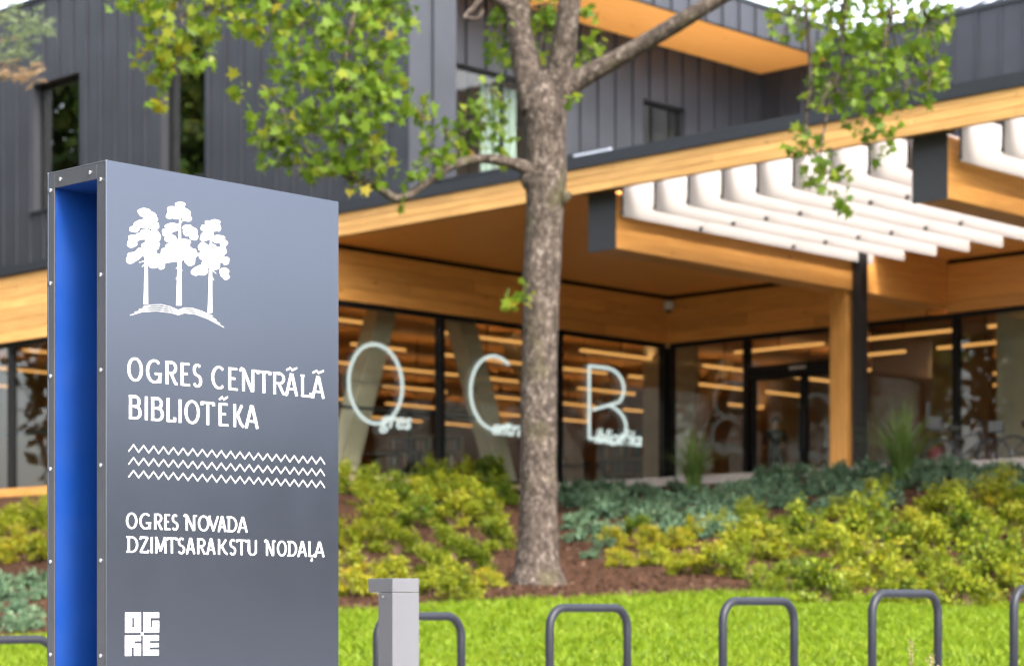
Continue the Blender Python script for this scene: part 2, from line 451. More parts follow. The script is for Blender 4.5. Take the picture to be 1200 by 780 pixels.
# ------------------------------------------------------------------ terrain
BX, BY, BROT = 3.66, 52.0, -R(44.03)     # inner corner of the library; local x runs along its front, local y into it
UX, UY = math.cos(BROT), math.sin(BROT)
FLOOR = 3.55
def bw(u, v, z=0):
    return Vector((BX + u*UX - v*UY, BY + u*UY + v*UX, z))
def smooth(t):
    t = np.clip(t,0,1); return t*t*(3-2*t)
_ZBX = [-40,-12,-6.4,-2.2,.45,2.9,6.1,12,40]; _ZBZ = [.1,.25,.40,.74,.92,.98,.86,.8,.8]
_YEX = [-60,-18.6,-3.98,.89,12.5,60]; _YEY = [58,57.8,43.7,48.7,37.4,37.4]
Y_PLAZA, Y_BED = 15.0, 28.5
def ground(x, y):
    x = np.asarray(x, float); y = np.asarray(y, float)
    zp = -.03 + .045*np.clip(x,-8,8)
    zb = np.interp(x,_ZBX,_ZBZ); ye = np.interp(x,_YEX,_YEY)
    t1 = np.clip((y-Y_PLAZA)/(Y_BED-Y_PLAZA),0,1)
    z1 = zp + (zb-zp)*(t1*.75 + .25*smooth(t1))
    t2 = np.clip((y-Y_BED)/(ye-Y_BED),0,1)
    z2 = zb + (3.42-zb)*(t2*.8 + .2*smooth(t2))
    wob = .035*np.sin(x*1.7+y*.9)*np.sin(y*1.3-x*.6)
    return np.where(y<Y_BED, z1, z2) + wob*np.clip((y-16)/4,0,1)*np.clip((ye-y)/2,0,1)

def drop(px, py):
    """where the sight line through a photograph pixel meets the ground"""
    Y = np.arange(14, 60, .03)
    X = (px-600)*Y/FPX; Z = EYE + (HOR-py)*Y/FPX
    k = np.nonzero(Z < ground(X,Y))[0]
    i = k[0] if len(k) else -1
    return float(X[i]), float(Y[i]), float(ground(X[i],Y[i]))

def sheet(name, xs, ys, mat, dz=0, keep=None, thick=0):
    XX, YY = np.meshgrid(xs, ys)
    Z = ground(XX,YY) + dz
    V = np.stack([XX,YY,Z],-1).reshape(-1,3); nx = len(xs); F=[]
    for j in range(len(ys)-1):
        for i in range(nx-1):
            a = j*nx+i
            if keep is None or keep((xs[i]+xs[i+1])/2,(ys[j]+ys[j+1])/2): F.append((a,a+1,a+nx+1,a+nx))
    me = bpy.data.meshes.new(name); me.from_pydata(V.tolist(),[],F); me.materials.append(mat)
    me.polygons.foreach_set('use_smooth',[True]*len(me.polygons)); me.update()
    return obj(name, me)

big = np.concatenate([np.linspace(-900,-100,9), np.arange(-80,81,2.0), np.linspace(100,900,9)])
bigy = np.concatenate([np.linspace(-900,-80,8), np.arange(-60,121,2.0), np.linspace(150,1200,8)])
tag(sheet('ground', big, bigy, M['soil'], dz=-.22), kind='structure')
tag(sheet('pavement', np.arange(-30,30.1,1.0), np.arange(-20,15.01,1.0), M['paving']), kind='structure')
tag(sheet('lawn', np.arange(-24,24.1,.4), np.concatenate([np.arange(15,28.4,.45),[28.5]]), M['lawn'], dz=.004), kind='structure')
tag(sheet('planting_bed', np.arange(-24,24.1,.3), np.arange(28.3,60,.3), M['mulch'], dz=.002,
          keep=lambda x,y: y < np.interp(x,_YEX,_YEY)+.5), kind='structure')

# mulch chips lying on the bed
n = 26000
px = RNG.uniform(-8,11.5,n); py = Y_BED + .05 + (RNG.uniform(0,1,n)**1.4)*20
ok = py < np.interp(px,_YEX,_YEY); px, py = px[ok], py[ok]
P = np.stack([px,py,ground(px,py)+.012],-1)
V, F = leaves(P, RNG.uniform(.035,.10,len(P)), KITE*np.array([.9,1]), up_bias=1.6)
o = obj('mulch_chips', faces_mesh('mulch_chips', V, F, RNG.beta(1.6,2.2,len(P)), [M['chips']]))
tag(o, 'loose reddish brown bark mulch covering the planted bank', 'mulch', kind='stuff')

# grass blades
n = 120000
gx = RNG.uniform(-7.5,8.5,n); gy = RNG.uniform(17.5,29.0,n)
edge = Y_BED + .18*np.sin(gx*2.1)+.12*np.sin(gx*5.3+1)
ok = gy < edge; gx, gy, edge = gx[ok], gy[ok], edge[ok]; n = len(gx)
gz = ground(gx,gy)
h = RNG.uniform(.05,.11,n) * (1+.5*smooth((gy-edge+.5)/.5)*RNG.uniform(0,1,n))
a = RNG.uniform(0,2*math.pi,n); lean = RNG.normal(0,.45,(n,2))*h[:,None]
wd = RNG.uniform(.006,.012,n)
b = np.stack([gx,gy,gz],-1); s = np.stack([np.cos(a),np.sin(a),0*a],-1)*wd[:,None]
mid = b + np.stack([lean[:,0]*.35,lean[:,1]*.35,h*.6],-1); tip = b + np.stack([lean[:,0],lean[:,1],h],-1)
V = np.stack([b-s,b+s,mid+s*.8,tip,mid-s*.8],1).reshape(-1,3)
patch = .5+.3*np.sin(gx*1.3+gy*.7)*np.sin(gy*1.9-gx*.5)
o = obj('grass', faces_mesh('grass', V, np.arange(n*5).reshape(n,5), RNG.normal(.45,.2,n)+.25*(patch-.5), [M['blade']]))
tag(o, 'bright green short lawn grass below the planted bank', 'grass', kind='stuff')

# ------------------------------------------------------------------ library building
lib = empty('library_building', (BX,BY,0), BROT)
tag(lib, 'two storey library with dark seamed cladding, timber canopy and glazed ground floor', 'building')
ZB = 7.05        # underside of the timber band over the glazing
ZS = 8.16        # canopy soffit
VF = -10.95      # front plane of the canopy fascia
UR = 26.0        # how far the building runs to the right
UL = -22.0       # and to the left

def slab(name, mat, *b, parent=lib, bevel=0):
    return MB().box(*b).build(name, mat, parent, bevel=bevel)

# terrace in front of the entrance
t = MB()
t.box(0.02,UR,-4.3,-.02,3.0,FLOOR-.004)
tag(t.build('terrace', M['concrete']), kind='structure')
bpy.data.objects['terrace'].location=(BX,BY,0); bpy.data.objects['terrace'].rotation_euler=(0,0,BROT)
t = MB(); t.box(.02,UR,-4.46,-4.302,2.9,FLOOR+.03)
o = t.build('kerb', M['kerb'], bevel=.01); o.location=(BX,BY,0); o.rotation_euler=(0,0,BROT); tag(o, kind='structure')

# floor slabs, inner ceiling, back walls
slab('inner_floor', M['floor_in'], UL, -.06, VF+.2, 14, 3.2, FLOOR)
slab('inner_floor', M['floor_in'], -.06, UR, -.05, 14, 3.2, FLOOR-.001)
ZC = 7.80
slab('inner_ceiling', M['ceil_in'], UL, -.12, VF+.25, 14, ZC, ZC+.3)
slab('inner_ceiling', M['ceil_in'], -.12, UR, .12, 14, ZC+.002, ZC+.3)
slab('floor_deck', M['flash'], UL, -.13, VF+.3, 13.9, ZC+.302, 8.58)
slab('floor_deck', M['flash'], -.11, UR, .21, 13.9, ZC+.302, 8.58)
slab('rear_wall', M['plaster'], UL, UR, 14, 14.3, 3.2, 9)
slab('end_wall', M['plaster'], UL-.3, UL, VF, 14.3, 3.2, 9)
slab('end_wall', M['plaster'], UR, UR+.3, VF, 14.3, 3.2, 14)

# timber bands made of planks
def band(name, axis, a0, a1, fixed, thick, z0, z1, nz, parent=lib, length=4.2, tx='timber'):
    """boards running along x ('X', face at y=fixed) or y ('Y', face at x=fixed)"""
    if axis == 'X':
        core = MB().box(a0+.002,a1-.002,fixed+.03,fixed+thick,z0+.01,z1-.01).build(name, M[tx], parent)
    else:
        core = MB().box(fixed-thick,fixed-.03,a0+.002,a1-.002,z0+.01,z1-.01).build(name, M['timber_y'], parent)
    h = (z1-z0)/nz
    for i in range(nz):
        x = a0; j = 0
        while x < a1-.05:
            ln = length*(.55 if (j==0 and i%2) else 1)
            x1 = min(x+ln, a1)
            pr = random.uniform(0,.006)
            za, zb_ = z0+i*h+.004, z0+(i+1)*h-.006
            if axis == 'X':
                MB().box(x+.003,x1-.003,fixed-pr,fixed+.028,za,zb_).build('plank', M[tx], core)
            else:
                MB().box(fixed-.028,fixed+pr,x+.003,x1-.003,za,zb_).build('plank', M['timber_y'], core)
            x = x1; j += 1
    return core
band('timber_band','X', UL, -.06, VF+.03, .25, ZB, 8.57, 6, tx='timber_pale')
band('timber_band','Y', VF+.32, -.004, 0, .2, ZB, 8.08, 4)
band('timber_band','X', 0.012, 7.10, 0, .2, ZB, 8.08, 4)
band('timber_band','X', 7.63, UR, 0, .2, ZB+.0, 8.08, 4)
band('canopy_fascia','X', -.05, UR, VF, .16, 8.15, 8.585, 3, length=4.0, tx='timber_pale')
slab('fascia_flashing', M['flash'], UL, UR, VF-.05, VF+.5, 8.59, 8.80)

# canopy slab: solid left of the first beam and behind the posts, open over the white blades
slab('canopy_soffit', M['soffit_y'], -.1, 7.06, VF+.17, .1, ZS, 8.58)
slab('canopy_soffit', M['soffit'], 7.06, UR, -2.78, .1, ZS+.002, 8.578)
slab('canopy_roof', M['bounce_roof'], .56, 7.06, VF+.5, 2.75, 8.60, 8.72)
slab('canopy_roof', M['bounce_roof'], 7.06, UR, -2.78, 2.75, 8.602, 8.722)
slab('shadow_gap', M['gap'], .0, .03, VF+.3, -.0, 8.078, ZS-.001)
slab('shadow_gap', M['gap'], .03, 7.05, -.03, -.001, 8.078, ZS-.001)
slab('shadow_gap', M['gap'], 7.7, UR, -.03, -.001, 8.078, ZS-.001)

# canopy beams with dark end caps, posts and pillars
for k, u0 in enumerate((7.05, 13.88, 20.75)):
    b = slab('canopy_beam', M['timber_y'], u0, u0+.60, VF+.40, -.012, 7.18, 8.155, bevel=.012)
    MB().box(u0-.015,u0+.615,VF+.36,VF+.397,7.165,8.16).build('end_cap', M['endcap'], b)
    MB().box(u0-.01,u0+.75,VF+.2,VF+.397,8.165,8.21).build('top_flashing', M['flash'], b)
    slab('timber_pillar', M['timber_z'], u0+.14, u0+.54, -3.55, -3.18, FLOOR-.02, 7.178, bevel=.012)
    slab('steel_post', M['post_black'], u0+.62, u0+.83, -3.44, -3.22, FLOOR-.02, 7.98)

# white felt blades hanging between the beams
def blade(u):
    z0, z1, v0, v1 = 7.72, 8.44, VF+.42, -2.93
    b = MB()
    # rounded rear lower corner outline in (v,z)
    out = [(v0,z1),(v0,z0)]
    out += [(v1-.04,z0),(v1,z0+.04),(v1,z1)]
    k = len(out); t = .012
    b.v += [(u-t,v,z) for v,z in out]+[(u+t,v,z) for v,z in out]
    b.f += [tuple(reversed(range(k))), tuple(range(k,2*k))]+[(i,(i+1)%k,k+(i+1)%k,k+i) for i in range(k)]
    b.mi += [0]*(k+2)
    o = b.build('canopy_blade', M['felt'], lib)
    MB().box(u-.016,u+.016,v0-.025,v0-.002,z0+.06,z1+.02).tube([(u,v0-.02,z0+.03),(u,v0-.02,z0+.09)],.03,8).build('edge_clip', M['endcap'], o)
    for v in (-8.4,-5.6):
        MB().tube([(u-.06,v,z0+.05),(u+.06,v,z0+.05)],.035,8).build('bolt', M['endcap'], o)
    return o
for base, nb in ((7.80,9),(14.72,9)):
    for k in range(nb): blade(base + k*.745 if k<9 else 0)
# rods that carry the blades
for v in (-8.4,-5.6):
    slab('blade_rod', M['endcap'], 7.66, 13.86, v-.02, v+.02, 8.45, 8.49)
    slab('blade_rod', M['endcap'], 14.5, 20.7, v-.02, v+.02, 8.45, 8.49)

# glazing: every pane and mullion a piece of its own
def glazing(axis, cuts, fixed, z0, z1, mw=.13, heads=.10, rail=None, skip=()):
    g = MB()
    a0, a1 = cuts[0], cuts[-1]
    bx = (lambda p0,p1,q0,q1,za,zb_: g.box(p0,p1,q0,q1,za,zb_)) if axis=='X' else (lambda p0,p1,q0,q1,za,zb_: g.box(q0,q1,p0,p1,za,zb_))
    bx(a0,a1,fixed-.06,fixed+.06,z1-heads,z1-.003)
    root = g.build('glass_wall', M['black'], lib)
    g = MB(); bx(a0,a1,fixed-.06,fixed+.06,z0,z0+.07); g.build('bottom_rail', M['black'], root)
    for c in cuts:
        g = MB(); bx(c-mw/2,c+mw/2,fixed-.09,fixed+.09,z0+.072,z1-heads-.002); g.build('mullion', M['black'], root)
    for i in range(len(cuts)-1):
        if i in skip: continue
        g = MB(); bx(cuts[i]+mw/2,cuts[i+1]-mw/2,fixed-.012,fixed+.012,z0+.07,z1-heads)
        # a single sheet is enough for a thin pane: keep only the outer face pair
        g.build('pane', M['glass'], root)
    return root
gA = glazing('Y', [-10.6,-7.33,-3.66,-.03], -.12, FLOOR, ZB)
gB = glazing('X', [.0,2.25,5.35,7.81,11.5,15.2,18.9,22.6,UR-.1], .12, FLOOR, ZB, skip=(1,))
gL = glazing('X', [-21.9,-18.3,-14.6,-10.95,-7.3,-3.65,-.06], VF+.2, FLOOR, ZB)
# guard rails inside the glass
def guard(axis, a0, a1, fixed, z=4.95):
    g = MB()
    if axis=='Y':
        g.box(fixed-.03,fixed+.03,a0,a1,z-.03,z+.03)
        r = g.build('guard_rail', M['flash'], lib)
        k = a0+.2
        while k < a1: MB().box(fixed-.025,fixed+.025,k-.03,k+.03,FLOOR,z-.032).build('rail_post', M['flash'], r); k += 2.3
    else:
        g.box(a0,a1,fixed-.03,fixed+.03,z-.03,z+.03)
        r = g.build('guard_rail', M['flash'], lib)
        k = a0+.2
        while k < a1: MB().box(k-.03,k+.03,fixed-.025,fixed+.025,FLOOR,z-.032).build('rail_post', M['flash'], r); k += 2.3
guard('Y', -10.5, -5.9, -.35)
guard('X', -16, -.5, VF+.45)
# timber plinth below the left glazing
band('timber_plinth','X', UL, -.3, VF-.25, .3, 3.25, 3.62, 2)

# entrance doors between the mullions
def door(u0, u1, hinge):
    d = MB(); z0, z1 = FLOOR+.02, 6.09; f=.09
    d.box(u0,u0+f,.06,.14,z0,z1); d.box(u1-f,u1,.06,.14,z0,z1)
    d.box(u0+f,u1-f,.06,.14,z0,z0+.14); d.box(u0+f,u1-f,.06,.14,z1-f,z1)
    o = d.build('door', M['black'], lib)
    MB().box(u0+f,u1-f,.09,.11,z0+.14,z1-f).build('pane', M['glass'], o)
    hx = u1-.05 if hinge<0 else u0+.05
    MB().tube([(hx,-.02,4.35),(hx,-.02,5.25)],.018,8).build('handle', M['flash'], o)
door(2.42,3.86,-1); door(3.88,5.28,1)
slab('door_transom', M['black'], 2.32, 5.28, .04, .18, 6.10, 6.33)
slab('transom_plate', M['steel'], 3.5, 3.95, .02, .038, 6.18, 6.24)
slab('pane', M['glass'], 2.32, 5.28, .09, .11, 6.33, ZB-.10)

# strip lights on the inner ceiling (part of the building)
def strip(u0,u1,v0,v1,z=6.98):
    # hung below the ceiling: glowing diffuser below, with an added unseen emitter above to brighten the room
    h = MB().box((u0+u1)/2-.01,(u0+u1)/2+.01,(v0+v1)/2-.01,(v0+v1)/2+.01,z+.03,ZC-.002).build('light_hanger', M['black'], lib)
    ch = MB().box(u0,u1,v0,v1,z-.04,z-.01)                       # diffuser trough, open above
    ch.box(u0,u0+.006,v0,v1,z-.0099,z+.028).box(u1-.006,u1,v0,v1,z-.0099,z+.028)
    ch.box(u0+.0062,u1-.0062,v0,v0+.006,z-.0099,z+.028).box(u0+.0062,u1-.0062,v1-.006,v1,z-.0099,z+.028)
    ch.build('strip_light', M['strip'], h)
    MB().box(u0+.010,u1-.010,v0+.010,v1-.010,z-.008,z-.002).build('fill_uplight', M['fill_uplight'], h)
for i, u in enumerate((-1.9,-4.9,-8.0,-11.4,-15.2,-19)):
    v = VF+.8+(i%3)*.9
    while v < 13:
        ln = random.choice((1.7,2.4,2.9)); strip(u-.035,u+.035,v,v+ln); v += ln+random.choice((.9,1.3,1.7))
for i, v in enumerate((2.0,4.6,7.4,10.4,13)):
    u = .4+(i%2)*1.2
    while u < 22:
        ln = random.choice((1.9,2.6)); strip(u,u+ln,v-.035,v+.035); u += ln+random.choice((.9,1.4,2.2))

# slanting columns inside the glass
def on_u(u, px):
    k=(px-600)/FPX; return (k*(BY+u*UY)-(BX+u*UX))/(-UY-k*UX)
for (pa, pb) in ((398,456),(590,530)):
    MB().bar((-1.2,on_u(-1.2,pa),FLOOR),(-1.2,on_u(-1.2,pb),ZC),.42,.5).build('slanting_column', M['column'], lib)
for (va, vb) in ((3.4,.3),(6,9)):
    MB().bar((-5.5,va,FLOOR),(-5.5,vb,ZC),.4,.45).build('slanting_column', M['column'], lib)
slab('inner_partition', M['column'], -2.15, -.5, 1.6, 1.75, FLOOR, ZC-.002)
slab('inner_partition', M['column'], 8.1, 9.3, 1.2, 1.4, FLOOR, ZC-.002)
slab('inner_partition', M['plaster'], 1.2, 4.6, 6.5, 6.7, FLOOR, ZC-.002)
slab('inner_partition', M['plaster'], 12.2, 16.5, 3.6, 3.8, FLOOR, ZC-.002)

# ---- upper storey
PU, AU, BV = 2.70, .56, 2.8      # pier plane, loggia wall plane, rear upper wall plane
def seamed(name, axis, a0, a1, fixed, z0, z1, sgn, step=.55, openings=(), depth=.3, mat='clad'):
    """wall along an axis with standing seam sheets; openings (a0,a1,z0,z1)"""
    core = MB()
    def put(mb,p0,p1,q0,q1,za,zb_):
        lo,hi = min(q0,q1),max(q0,q1)
        mb.box(p0,p1,lo,hi,za,zb_) if axis=='X' else mb.box(lo,hi,p0,p1,za,zb_)
    # backing in strips round the openings
    xs = sorted({a0,a1,*[o[0] for o in openings],*[o[1] for o in openings]})
    def segs(p0,p1):
        mid=(p0+p1)/2; c=[(z0,z1)]
        for o in openings:
            if o[0] <= mid <= o[1]:
                c2=[]
                for (s,e) in c:
                    if o[2]>s: c2.append((s,min(o[2],e)))
                    if o[3]<e: c2.append((max(o[3],s),e))
                c=c2
        return [x for x in c if x[1]-x[0]>.02]
    for i in range(len(xs)-1):
        for (s,e) in segs(xs[i],xs[i+1]): put(core,xs[i],xs[i+1],fixed+sgn*.03,fixed+sgn*depth,s,e)
    root = core.build(name, M['clad_seam'], lib)
    n = max(1,round((a1-a0)/step)); st=(a1-a0)/n
    for k in range(n):
        p0,p1 = a0+k*st, a0+(k+1)*st
        sub = sorted({p0,p1,*[x for x in xs if p0<x<p1]})
        for j in range(len(sub)-1):
            q0,q1 = sub[j],sub[j+1]
            if q1-q0 < .04: continue
            for (s,e) in segs(q0,q1):
                b = MB(); pr = random.uniform(0,.004)
                put(b,q0+.002,q1-.002,fixed-sgn*pr,fixed+sgn*.028,s+.003,e-.003)
                if j==0: put(b,q0+.004,q0+.03,fixed-sgn*.045,fixed-sgn*(pr+.0005),s+.004,e-.004)
                b.build('cladding_sheet', M[mat], root)
    return root
def window(axis, a0, a1, fixed, z0, z1, sgn, rev=.28, gl='glass_up', mull=()):
    """frame and pane set back in an opening; reveals are dark"""
    def put(p0,p1,q0,q1,za,zb_,mb):
        lo,hi=min(q0,q1),max(q0,q1)
        mb.box(p0,p1,lo,hi,za,zb_) if axis=='X' else mb.box(lo,hi,p0,p1,za,zb_)
    b=MB(); d0=fixed+sgn*(rev-.08); d1=fixed+sgn*rev; f=.07
    put(a0,a0+f,d0,d1,z0,z1,b); put(a1-f,a1,d0,d1,z0,z1,b); put(a0+f,a1-f,d0,d1,z0,z0+f,b); put(a0+f,a1-f,d0,d1,z1-f,z1,b)
    for m_ in mull: put(m_-f/2,m_+f/2,d0,d1,z0+f,z1-f,b)
    root=b.build('window', M['black'], lib)
    b=MB(); put(a0+f,a1-f,fixed+sgn*(rev-.05),fixed+sgn*(rev-.03),z0+f,z1-f,b); b.build('pane', M[gl], root)
    b=MB(); put(a0-.03,a1+.03,fixed-sgn*.06,fixed-sgn*.002,z0-.05,z0,b); b.build('sill', M['flash'], root)
    return root
w1=(-9.83,-8.0,9.95,12.85); w2=(-5.0,-3.5,9.95,12.85); w0=(-15.6,-13.8,9.95,12.85)
seamed('upper_wall','X', UL, PU-.03, VF+.02, 8.80, 14.75, 1, openings=(w0,w1,w2), depth=.3)
for ww in (w0,w1,w2): window('X', ww[0],ww[1], VF+.02, ww[2],ww[3], 1, rev=.30)
seamed('upper_pier','Y', VF+.02, -9.62, PU, 8.80, 14.75, -1, step=.55)
slab('pier_return', M['clad'], AU, PU-.03, -9.62-.3, -9.62, 8.80, 13.74)
aw=(-9.2,-4.4,8.95,12.2); aw2=(-1.55,-.05,9.3,12.45)
seamed('loggia_wall','Y', -9.6, BV-.02, AU, 8.72, 13.75, -1, step=.6, openings=(aw,aw2))
window('Y', aw[0],aw[1], AU, aw[2],aw[3], -1, rev=.2, gl='glass', mull=(-7.6,-6.0))
window('Y', aw2[0],aw2[1], AU, aw2[2],aw2[3], -1, rev=.28)
bw1=(10.55,12.9,9.35,10.35)
seamed('rear_upper_wall','X', AU, UR, BV, 8.72, 14.15, 1, step=.6, openings=(bw1,))
window('X', *bw1[:2], BV, *bw1[2:], 1, rev=.3)
slab('window_lining', M['timber'], bw1[0]+.02, bw1[1]-.02, BV+.02, BV+.2, bw1[3]-.04, bw1[3]-.004)
slab('wall_coping', M['flash'], PU+.05, UR, BV-.06, BV+.4, 14.153, 14.26)
slab('wall_coping', M['flash'], UL, PU+.05, VF-.04, VF+.4, 14.753, 14.84)
# loggia roof with timber soffit and seamed edge
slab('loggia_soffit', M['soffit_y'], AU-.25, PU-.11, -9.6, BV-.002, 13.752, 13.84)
slab('loggia_roof', M['flash'], AU-.3, PU-.035, -9.6, BV+.3, 13.842, 14.5)
seamed('roof_edge','Y', -9.6, BV-.05, PU, 13.745, 14.42, -1, step=.6, depth=.1)
slab('roof_edge_coping', M['flash'], PU-.3, PU+.05, -9.6, BV-.07, 14.424, 14.49)
slab('upper_roof', M['flash'], UL, AU-.3, VF+.42, 13.9, 14.3, 14.5)
# pale metal roof rising behind the rear wall
rr = MB(); rr.v += [(PU,4.5,14.2),(UR,4.5,14.2),(UR,13.5,18.6),(PU,13.5,18.6),(PU,4.5,14.0),(UR,4.5,14.0),(UR,13.5,18.4),(PU,13.5,18.4)]
rr.f += [(0,1,2,3),(7,6,5,4),(0,4,5,1),(1,5,6,2),(2,6,7,3),(3,7,4,0)]; rr.mi += [0]*6
rr = rr.build('rear_roof', M['roof_metal'], lib)
u = PU+.1
while u < UR-.1:
    MB().bar((u,4.5,14.24),(u,13.5,18.64),.04,.07).build('roof_seam', M['clad'], rr); u += .62
# flat dark upstand on the canopy roof
h = slab('roof_upstand', M['flash'], .9, 7.2, VF+.75, VF+2.2, 8.73, 9.02)
MB().box(.85,7.25,VF+.7,VF+2.25,9.022,9.07).build('upstand_lid', M['flash'], h)
MB().box(6.4,7.3,VF+.66,VF+.69,8.95,9.04).build('end_trim', M['roof_metal'], h)

# upstairs room behind the loggia window
slab('upper_floor', M['floor_in'], -9, AU-.25, -10, 2, 8.6, 8.74)
slab('upper_ceiling', M['plaster'], -9, AU-.3, -10, 2, 12.6, 12.7)
slab('upper_room_wall', M['dark_in'], UL, -9.1, VF+2.6, VF+2.8, 8.6, 14.3)
slab('upper_room_wall', M['dark_in'], -9.1, -3, VF+2.6, VF+2.8, 8.75, 14.3)
slab('upper_room_wall', M['plaster'], -4.2, -4.0, -9.5, 2, 8.74, 12.6)
for k in range(9):
    v = on_u(.02,563)+k*.12
    MB().box(.0,.05+.03*(k%2),v,v+.11,9.0,12.1).build('curtain', M['curtain'], lib)
up = slab('light_housing', M['white_plastic'], -.35,-.2,-8.9,-6.9, 12.02, 12.10)
MB().box(-.33,-.22,-8.88,-6.92,11.97,12.018).build('strip_light', M['strip'], up)
for (v,z) in ((on_u(-.9,548),10.75),(on_u(-.9,549),9.75)):
    cord = MB().tube([(-.9,v,z+.12),(-.9,v,12.6)],.01,6).build('lamp_cord', M['black'], lib)
    b = MB(); b.tube([(-.9,v,z-.13),(-.9,v,z-.06),(-.9,v,z+.04),(-.9,v,z+.12)],[.05,.13,.13,.04],12)
    b.build('pendant_lamp', emit('pendant_bulb',(1,.40,.10),.5), cord)

# ------------------------------------------------------------------ things on and in the library
def inlib(name, u, v, z, rz=0):
    p = bw(u,v,z); return empty(name, p, BROT+rz)
c = inlib('security_camera', .12, -.12, 7.88)
MB().tube([(0,0,.14),(0,0,.06),(0,0,.0),(0,0,-.06),(0,0,-.09)],[.10,.12,.12,.085,.02],14).build('housing', M['white_plastic'], c, smooth=True)
MB().tube([(0,0,-.05),(0,0,-.10),(0,0,-.125)],[.08,.06,.015],12).build('lens_dome', M['black'], c, smooth=True)
tag(c,'small white security camera under the soffit in the inner corner','camera')
c = inlib('exit_sign', 4.55, .5, 6.78)
MB().box(-.24,.24,0,.06,-.12,.14).build('housing', M['white_plastic'], c)
MB().box(-.22,.22,-.012,-.002,-.10,.12).build('lit_panel', M['exit_light'], c)
tag(c,'white lit emergency sign box above the entrance door','sign')

# neon letters with script words, hung behind the long glass wall
def glyph_tube(paths, r, name, mat, parent, seg=8):
    m_ = MB()
    for p in paths: m_.tube(p, r, seg)
    return m_.build(name, mat, parent, smooth=True)
def ell(cx, cz, rx, rz, a0, a1, n=28):
    return [(0, cx+rx*math.cos(R(a0+(a1-a0)*i/n)), cz+rz*math.sin(R(a0+(a1-a0)*i/n))) for i in range(n+1)]
def script(text, size, parent, y, z):
    cu = bpy.data.curves.new('script','FONT'); cu.body=text; cu.size=size; cu.shear=.3; cu.extrude=.008; cu.offset=.006
    cu.resolution_u = 3
    tmp = bpy.data.objects.new('tmp',cu); col.objects.link(tmp)
    bpy.context.view_layer.update()
    me = bpy.data.meshes.new_from_object(tmp.evaluated_get(bpy.context.evaluated_depsgraph_get()))
    bpy.data.objects.remove(tmp)
    # lay it in the local y/z plane
    for v_ in me.vertices: v_.co = Vector((v_.co.z+.03, v_.co.x + y, v_.co.y + z))
    me.materials.clear(); me.materials.append(M['script'])
    o = obj('script_word', me, parent); return o
def on_A(px):
    """v on the glass wall seen at photograph column px"""
    k=(px-600)/FPX; return (k*BY - BX)/(-UY - k*UX)
def zA(px,py):
    v=on_A(px); return EYE+(HOR-py)*(BY+v*UX)/FPX
def letter(name, kind, px0, px1, py0, py1, word, wx, wy, wsize, lab):
    v0,v1=on_A(px0),on_A(px1); pc=(px0+px1)/2; zt=zA(pc,py0); zb_=zA(pc,py1)
    e = inlib(name, -.04, v0, zb_)
    W=v1-v0; H=zt-zb_; r=.034
    if kind=='O': paths=[ell(W/2,H/2,W/2,H/2,-62,292)]
    elif kind=='C': paths=[ell(W/2,H/2,W/2,H/2,55,305)]
    else:
        paths=[[(0,0,0),(0,0,H)], [(0,0,H)]+ell(W*.45,H*.73,W*.45,H*.27,90,-45,14)+[(0,W*.1,H*.40)], ell(W*.30,H*.20,W*.66,H*.30,70,-60,14)+[(0,W*.35,0),(0,0,0)]]
    glyph_tube(paths,r,'neon_tube',M['neon'],e)
    w_=script(word, wsize, e, on_A(wx)-v0, zA(wx,wy)-zb_)
    MB().box(-.03,-.01,.0,W,H*.5-.01,H*.5+.01).build('carrier_bar', M['steel'], e)
    tag(e, lab, 'neon letter')
letter('neon_letter','O',410,473,403,496,'gres',446,500,.50,'white neon letter O with script beside its tail, nearest the sign')
letter('neon_letter','C',553,609,417,503,'entrālā',576,508,.46,'white neon letter C partly hidden behind the maple trunk')
letter('neon_letter','B',692,737,431,515,'ibliotēka',697,518,.46,'white neon letter B between the maple trunk and the inner corner')

# bookcases and tables in the reading room
def bookcase(u, v, rz, wd, ht, lab):
    e = inlib('bookcase', u, v, FLOOR, rz)
    for x in (0,wd): MB().box(x-.02,x+.02,0,.32,0,ht).build('side_panel', M['shelf'], e)
    MB().box(.02,wd-.02,.30,.318,0,ht).build('back_panel', M['dark_in'], e)
    nsh=int(ht/.36)
    for i in range(nsh+1):
        s=MB().box(.021,wd-.021,.01,.299,i*ht/nsh-.03 if i else 0,i*ht/nsh if i else .03).build('shelf', M['shelf'], e)
        if i<nsh:
            x=.04
            while x<wd-.1:
                t=random.uniform(.03,.06); hh=random.uniform(.20,.29)
                if random.random()<.85:
                    MB().box(x,x+t-.004,.04,.26,i*ht/nsh+.031,i*ht/nsh+.031+hh).build('book', random.choice(BOOKS), s)
                x+=t+random.uniform(0,.05)
    tag(e,lab,'bookcase')
bookcase(-7.0,-7.2,R(40),1.8,1.5,'low oak bookcase seen through the glass below the neon O')
bookcase(-6.2,-3.2,R(40),1.8,1.5,'low oak bookcase seen through the glass between the neon O and C')
bookcase(-4.3,2.3,R(40),1.8,1.9,'taller oak bookcase seen through the glass behind the neon B')
def table(u,v,lab):
    e=inlib('reading_table',u,v,FLOOR)
    MB().box(-.8,.8,-.4,.4,.71,.75).build('table_top', M['dark_in'], e, bevel=.005)
    for sx in(-1,1):
        for sy in(-1,1): MB().box(sx*.74-.025,sx*.74+.025,sy*.34-.025,sy*.34+.025,0,.708).build('leg', M['dark_in'], e)
    tag(e,lab,'table')
table(-2.6,-6.6,'dark reading table just behind the glass wall below the neon O')
table(-2.5,-.6,'dark reading table behind the glass below the neon B')
table(10.6,2.6,'dark table behind the glass at the right beyond the bicycles')
